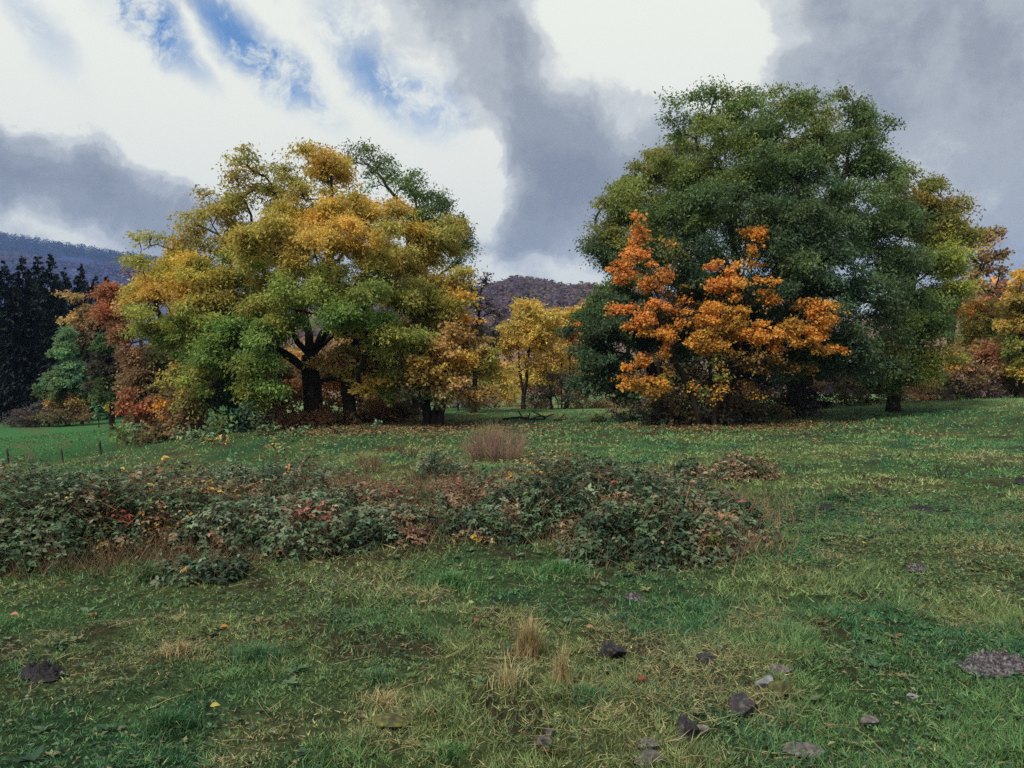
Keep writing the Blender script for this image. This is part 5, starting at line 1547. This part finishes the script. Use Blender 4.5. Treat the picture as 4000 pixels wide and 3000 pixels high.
# tussocks of taller grass
def tussock(label, u, v, w, h, n, c, seed, bw=.005, lean=.5, straw=.2):
    rng = np.random.default_rng(seed)
    d = ground_depth(u, v)
    x0 = X(u, d)
    b0 = np.array([x0, d, gz1(x0, d)])
    a = rng.random(n) * 2 * math.pi
    r = np.abs(rng.normal(size=n)) * w * .45
    x, y = x0 + np.cos(a) * r, d + np.sin(a) * r * .8
    C = np.where((rng.random(n) < straw)[:, None], C_STRAW[None] * 1.05, c[None]) * (.6 + .7 * rng.random(n))[:, None]
    V, f, cc = blades('t', rng, x, y, h * (.5 + .6 * rng.random(n)) * np.exp(-(r / w) ** 2), bw * (.7 + .6 * rng.random(n)), C, 3, lean)
    f4 = np.concatenate([q for q in f if q.shape[1] == 4])
    f3 = np.concatenate([q for q in f if q.shape[1] == 3])
    o = thing('grass_tussock', label, 'grass tuft', b0, 'taller grass tufts in the near pasture')
    link('blades', mesh_from('blades', V - b0, [f4, f3], cc, M_GRASS), o, kind='stuff')


GR, DG, TL = lin((78, 124, 70)), lin((62, 104, 62)), lin((78, 116, 76))
for k, a in enumerate([
        ('tall tawny dead grass tuft standing in the middle foreground', 2065, 2560, .13, .27, 420, lin((158, 126, 84)), .0042, .22, .7),
        ('thin wispy straw coloured tuft right of the tall tawny one', 2195, 2680, .09, .30, 130, lin((170, 138, 94)), .003, .14, .6),
        ('splayed bleached straw tuft left of the wispy tuft', 1985, 2690, .14, .22, 120, lin((186, 168, 124)), .0036, .6, .9),
        ('dark green lush tuft low at the left foreground', 660, 2850, .22, .11, 700, DG, .0045, .5, .04),
        ('broad green tuft in the left middle foreground', 1010, 2580, .30, .12, 800, TL, .005, .6, .06),
        ('fresh green tuft in front of the central thicket', 1760, 2290, .42, .15, 900, GR, .0062, .6, .06),
        ('fresh green tuft in front of the big leaved thicket', 2200, 2240, .40, .14, 800, GR, .0062, .6, .06),
        ('tall green tuft leaning on the orange patched thicket', 575, 2275, .16, .22, 300, TL, .006, .5, .15),
        ('small green tuft above the dark lush one', 1480, 2660, .16, .09, 380, TL, .0045, .6, .08),
        ('bluish green tuft right of the wispy straw tuft', 2300, 2740, .24, .10, 520, TL, .0045, .7, .1),
        ('green tuft at the bottom edge below the middle', 1730, 2960, .16, .09, 350, GR, .004, .6, .25),
        ('dark green tuft on the lawn in front of the flat grey pat', 3480, 2610, .24, .08, 520, DG, .005, .8, .05),
        ('dark green weed tuft far out on the right lawn', 3262, 1960, .3, .2, 300, DG, .011, .7, .1),
        ('straw tinged tuft beside the yellow mossy clod', 1500, 2760, .2, .1, 260, lin((150, 132, 88)), .004, .8, .7),
        ('dry tuft left of the broad green tuft', 700, 2560, .2, .12, 260, lin((150, 128, 86)), .0045, .7, .7)]):
    tussock(a[0], a[1], a[2], a[3], a[4], a[5], a[6], 440 + k, a[7], a[8], a[9])

# ------------------------------------------------------------------ stones, cow pats, fallen leaves
M_STONE = noise_material('grey_stone', [(.32, (58, 54, 52)), (.5, (104, 98, 94)), (.68, (156, 150, 138))], 26, 10, .9, 1.0, 60, bdist=.01)
M_STONED = noise_material('dark_stone', [(.32, (38, 36, 38)), (.52, (66, 62, 64)), (.7, (116, 110, 104))], 26, 10, .9, 1.0, 60, bdist=.01)
M_STONEP = noise_material('pale_stone', [(.3, (96, 96, 98)), (.55, (134, 134, 136)), (.75, (166, 164, 158))], 22, 8, .9, .5, 60, bdist=.005)
M_MOSS = noise_material('mossy_stone', [(.35, (62, 60, 54)), (.5, (84, 84, 48)), (.7, (122, 120, 60))], 26, 8, .95, .8, 70, bdist=.008)
M_PAT = noise_material('cow_pat_crust', [(.36, (40, 37, 38)), (.5, (84, 79, 82)), (.64, (150, 143, 144))], 55, 8, .9, 1.0, 70, (1, 1, 1), .3, .015)
M_PATD = noise_material('dark_cow_pat_crust', [(.3, (34, 32, 36)), (.55, (54, 50, 54)), (.75, (80, 74, 74))], 30, 8, .85, 1.0, 70, (1, 1, 1), .3, .015)
import bmesh


def rock(label, u, v, w, h, dep, mat, seed, sink=.25, name='stone', cat='stone', group='stones in the near grass'):
    """u, v: foot of the stone; w, h, dep in pixels of the photograph at that depth"""
    rng = np.random.default_rng(seed)
    d = ground_depth(u, v)
    s = d / F * 1.22
    bm = bmesh.new()
    bmesh.ops.create_icosphere(bm, subdivisions=3, radius=1)
    V = np.array([q.co[:] for q in bm.verts])
    # facets: cut the ball with random planes, then roughen
    for k in range(11):
        nn = rvec(rng, 1)[0]
        off = rng.uniform(.42, .78)
        t = V @ nn - off
        V = V - np.where(t > 0, t, 0)[:, None] * nn
    V = V * (1 + .10 * (fbm(V[:, 0] * 3 + seed, V[:, 1] * 3 + V[:, 2] * 2.3, seed, 3)[:, None] - .5))
    V = V / np.abs(V).max(0)
    V = V * np.array([w, dep, h]) * .5 * s
    V[:, 2] += h * .5 * s * (1 - 2 * sink * .5)
    for q, c in zip(bm.verts, V):
        q.co = c
    me = bpy.data.meshes.new('stone')
    bm.to_mesh(me)
    bm.free()
    me.materials.append(mat)
    x = X(u, d)
    o = link(name, me, None, (x, d, gz1(x, d) - h * s * .06))
    o.rotation_euler = (0, 0, 0)
    tag(o, label, cat, group)


for k, a in enumerate([
        ('dark angular stone, largest one in the right foreground', 2912, 2795, 108, 84, 80, M_STONED),
        ('upright dark stone at the bottom right of the middle', 2685, 2885, 80, 100, 60, M_STONED),
        ('small dark flat stone leaning at the foot of the upright dark stone', 2672, 2900, 55, 40, 40, M_STONED),
        ('small grey stone right of the upright dark stone', 2738, 2868, 56, 42, 50, M_STONE),
        ('flat grey stone near the bottom edge, upper of two', 2535, 2922, 90, 40, 60, M_STONE),
        ('flat grey stone at the very bottom edge, lower of two', 2530, 2985, 100, 60, 70, M_STONE),
        ('pale bluish stone above the dark angular stone', 2988, 2690, 72, 52, 50, M_STONEP),
        ('pale tan stone behind the pale bluish stone', 3045, 2630, 80, 40, 50, M_STONE),
        ('mossy dark stone beside the pale bluish stone', 3055, 2708, 90, 50, 60, M_MOSS),
        ('dark rough stone right of the tall tawny tuft', 2390, 2570, 96, 78, 80, M_STONED),
        ('small grey stone alone in the right foreground', 3395, 2832, 62, 38, 46, M_STONE),
        ('broad flat grey stone at the bottom right', 3135, 2955, 130, 50, 90, M_STONE),
        ('small grey stone near the bottom, left of the two flat ones', 2120, 2925, 56, 50, 46, M_STONE),
        ('tiny grey stone just behind the small bottom one', 2145, 2872, 46, 30, 40, M_STONE),
        ('low flat stone half hidden in grass right of the dark rough stone', 2760, 2582, 66, 30, 50, M_STONED),
        ('whitish pebble on the lawn right of the dark angular stone', 3560, 2730, 44, 22, 30, M_STONEP),
        ('yellow mossy clod in the grass left of the bleached straw tuft', 1540, 2840, 160, 44, 110, M_MOSS),
        ('pale grey stone peeping out before the central thicket', 2205, 2200, 34, 20, 30, M_STONEP)]):
    rock(a[0], a[1], a[2], a[3], a[4], a[5], a[6], 500 + k)


def cow_pat(label, u, v, w, dep, mat, seed):
    """a crusted, ridged low disc"""
    rng = np.random.default_rng(seed)
    d = ground_depth(u, v)
    s = d / F
    nr, nt = 22, 64
    r = np.linspace(0, 1, nr)
    t = np.arange(nt) / nt * 2 * math.pi
    Rr, T = np.meshgrid(r, t, indexing='ij')
    edge = 1 + .16 * np.sin(T * 2 + seed) + .10 * np.sin(T * 3 + 1.7 * seed) + .07 * np.sin(T * 7)
    W = w * s * .5
    x, y = Rr * np.cos(T) * W * edge, Rr * np.sin(T) * W * dep * edge
    H = .045 * min(1, W / .12)
    z = H * (1 - Rr ** 3) + H * 2.0 * (np.abs(fbm(x * 3 / W, y * 8 / W, seed, 4) - .5) * 2.6 - .3) * (1 - Rr ** 5) + H * .25 * np.sin(Rr * 18 + T) * (1 - Rr)
    X0 = X(u, d)
    g0 = gz1(X0, d)
    z = z + gz(x + X0, y + d) - g0 + .012
    V = np.stack([x, y, z], -1).reshape(-1, 3)
    i, j = np.meshgrid(np.arange(nr - 1), np.arange(nt), indexing='ij')
    f = np.stack([i * nt + j, (i + 1) * nt + j, (i + 1) * nt + (j + 1) % nt, i * nt + (j + 1) % nt], -1).reshape(-1, 4)
    o = link('cow_pat', mesh_from('cow_pat', V, f, None, mat, True), None, (X0, d, g0))
    tag(o, label, 'cow pat', 'dried cow pats on the pasture')


for k, a in enumerate([
        ('wide grey crusted cow pat on the right foreground grass', 3875, 2610, 250, .9, M_PAT),
        ('small blackish cow pat at the left foreground', 165, 2640, 150, .9, M_PATD),
        ('small light grey cow pat in the middle grass before the big leaved thicket', 2478, 2345, 72, .8, M_PAT),
        ('dark cow pat on the right lawn, upper one', 3600, 1985, 80, 1.0, M_PATD),
        ('dark cow pat beside the dark green weed tuft', 3230, 1988, 56, 1.0, M_PATD),
        ('dark cow pat cut by the right picture edge', 3990, 1888, 60, 1.0, M_PATD),
        ('grey cow pat on the lawn below the big leaved thicket', 3580, 2232, 80, .8, M_PAT),
        ('flat dark cow pat right of the big leaved thicket', 3035, 2105, 60, .9, M_PATD)]):
    cow_pat(*a, 560 + k)

LF = {}
for k, (u, v, c, lab) in enumerate([
        (2490, 2688, (150, 70, 52), 'small red leaf fallen on the grass right of the wispy tuft'), (3505, 1798, (206, 186, 84), 'yellow leaf lying on the right lawn, left of the splayed sticks'), (3665, 1797, (214, 196, 60), 'bright yellow leaf behind the splayed sticks'),
        (3372, 2135, (206, 196, 70), 'yellow leaf in the middle of the right lawn'), (3590, 1702, (214, 200, 150), 'whitish leaf far back on the right lawn'), (3405, 1635, (206, 190, 130), 'pale leaf near the hedge on the right lawn'), (3370, 2020, (200, 160, 80), 'tan yellow leaf below the dark weed tuft'),
        (40, 2430, (206, 130, 110), 'pinkish leaf at the left picture edge'), (820, 2800, (196, 180, 90), 'yellowish leaf beside the dark lush tuft'), (1830, 2385, (180, 190, 110), 'pale green leaf lying before the withered patch'), (2290, 2480, (170, 130, 100), 'brown curled leaf right of the tall tawny tuft'), (860, 2480, (190, 132, 60), 'orange leaf on the grass above the broad green tuft'), (1850, 2440, (150, 96, 64), 'brown withered leaf left of the tall tawny tuft')]):
    d = ground_depth(u, v)
    x = X(u, d)
    C = lin(c) * .7
    P = np.array([(0, 0, 0.0)])
    V, f, kk = leaf_arrays('ovate', P, np.array([(1, .3 * k % 1, .1)]), np.array([(0, -.3, 1.0)]), np.array([.04 + .002 * d]), np.array([.03 + .0015 * d]))
    o = link('fallen_leaf', mesh_from('fallen_leaf', V, f, np.repeat(C[None], kk, 0), M_FALLEN), None, (x, d, gz1(x, d) + .05))
    tag(o, lab, 'leaf', 'single fallen leaves on the grass')

# ------------------------------------------------------------------ fence posts and fallen boughs


def post(label, u, vb, vt, d, r, lean, seed, group):
    rng = np.random.default_rng(seed)
    x = X(u, d)
    z0 = gz1(x, d)
    zt = CAMZ + (CV - vt) / F * d
    m, k = 8, 7
    t = np.linspace(-.15, 1, k)
    a = np.arange(m) / m * 2 * math.pi
    rr = r * (1 + .12 * rng.normal(size=(k, m))) * (1 - .12 * t)[:, None]
    H = max(zt - z0, .4)
    V = np.stack([rr * np.cos(a) + lean * (t[:, None]) * H, rr * np.sin(a), np.repeat((t * H)[:, None], m, 1) + np.where(np.arange(k)[:, None] == k - 1, rng.normal(size=(1, m)) * r * .35, 0)], -1).reshape(-1, 3)
    i, j = np.meshgrid(np.arange(k - 1), np.arange(m), indexing='ij')
    f = np.stack([i * m + j, i * m + (j + 1) % m, (i + 1) * m + (j + 1) % m, (i + 1) * m + j], -1).reshape(-1, 4)
    V = np.concatenate([V, V[-m:].mean(0)[None]])
    top = np.array([((k - 1) * m + q, (k - 1) * m + (q + 1) % m, k * m) for q in range(m)])
    o = link('fence_post', mesh_from('fence_post', V, [f, top], None, M_POST), None, (x, d, z0))
    tag(o, label, 'post', group)


post('dark leaning fence post at the left edge of the meadow', 36, 1822, 1752, 31, .05, -.12, 1, 'old fence posts')
post('short thin grey fence post in the middle of the three', 246, 1800, 1752, 31, .035, -.14, 2, 'old fence posts')
post('tallest darkest fence post of the three before the green meadow', 395, 1792, 1720, 31, .05, -.1, 3, 'old fence posts')
post('far thin fence post beside the purplish bush in the gap', 1790, 1612, 1580, 44, .055, .0, 4, 'old fence posts')
post('far fence post left of the golden trunk', 1873, 1608, 1582, 45, .05, .03, 5, 'old fence posts')
post('far grey fence post at the left end of the grey bush', 12, 1660, 1612, 58, .05, .0, 6, 'old fence posts')


def bough(label, pts, d, r, seed, twigs):
    rng = np.random.default_rng(seed)
    sk = Skeleton()
    P = []
    for (u, v) in pts:
        x = X(u, d)
        P.append(np.array([x, d + rng.normal() * .2, max(CAMZ - (v - CV) / F * d, gz1(x, d) + r)]))
    b0 = P[0].copy()
    cur = sk.add(P[0], -1)
    tip = []
    for k in range(len(P) - 1):
        for s in (.33, .66, 1):
            cur = sk.add(P[k] * (1 - s) + P[k + 1] * s + rng.normal(size=3) * .015, cur)
    tip.append(cur)
    n0 = len(sk.p)
    for k in range(twigs):
        i = rng.integers(n0 // 3, n0)
        q = sk.p[i] + np.array([rng.normal() * .5, rng.normal() * .3, .08 + .22 * rng.random()])
        a = sk.add(sk.p[i] * .5 + q * .5 + rng.normal(size=3) * .04, i)
        tip.append(sk.add(q, a))
    rad = sk.radii(tip, r, .008, .45)
    V, f = tubes(sk, rad, lambda i: True, lambda q: 6)
    o = link('fallen_bough', mesh_from('fallen_bough', V - b0, f, None, M_BARK, True), None, b0)
    tag(o, label, 'branch', 'fallen boughs on the field')


bough('long fallen bough lying at the far field edge in the gap, left one', [(1965, 1637), (2010, 1632), (2060, 1632), (2065, 1640)], 33.5, .05, 1, 2)
bough('fallen forked bough right of the long one in the gap', [(2045, 1642), (2080, 1636), (2115, 1640), (2130, 1630)], 33, .05, 2, 3)
bough('thin fallen branch at the right end of the boughs in the gap', [(2165, 1642), (2190, 1637), (2215, 1637)], 33, .035, 3, 2)
bough('low dead bough reaching onto the right lawn from under the trees', [(3150, 1530), (3165, 1560), (3190, 1570), (3260, 1572)], 34, .05, 4, 5)
bough('long dead branch lying before the reddish undergrowth', [(1290, 1690), (1340, 1688), (1420, 1686)], 26, .035, 5, 2)

# ------------------------------------------------------------------ haze


def build_haze():
    m, nt, out = new_mat('haze_air')
    v = nt.nodes.new('ShaderNodeVolumePrincipled')
    v.inputs['Color'].default_value = (.34, .54, 1.0, 1)
    v.inputs['Density'].default_value = HAZE
    v.inputs['Anisotropy'].default_value = .2
    nt.links.new(v.outputs[0], out.inputs['Volume'])
    x, y0, y1, z0, z1 = 3400, -2700, 3000, -12, 460
    V = [(a, b, c) for c in (z0, z1) for b in (y0, y1) for a in (-x, x)]
    f = [(0, 2, 3, 1), (4, 5, 7, 6), (0, 1, 5, 4), (2, 6, 7, 3), (0, 4, 6, 2), (1, 3, 7, 5)]
    link('haze', mesh_from('haze', V, np.array(f), None, m), kind='stuff')


HAZE = 0.00021
if HAZE:
    build_haze()
if __name__ != '__main__':
    print('STATS', STATS, sum(len(o.data.polygons) for o in bpy.data.objects if o.type == 'MESH'))
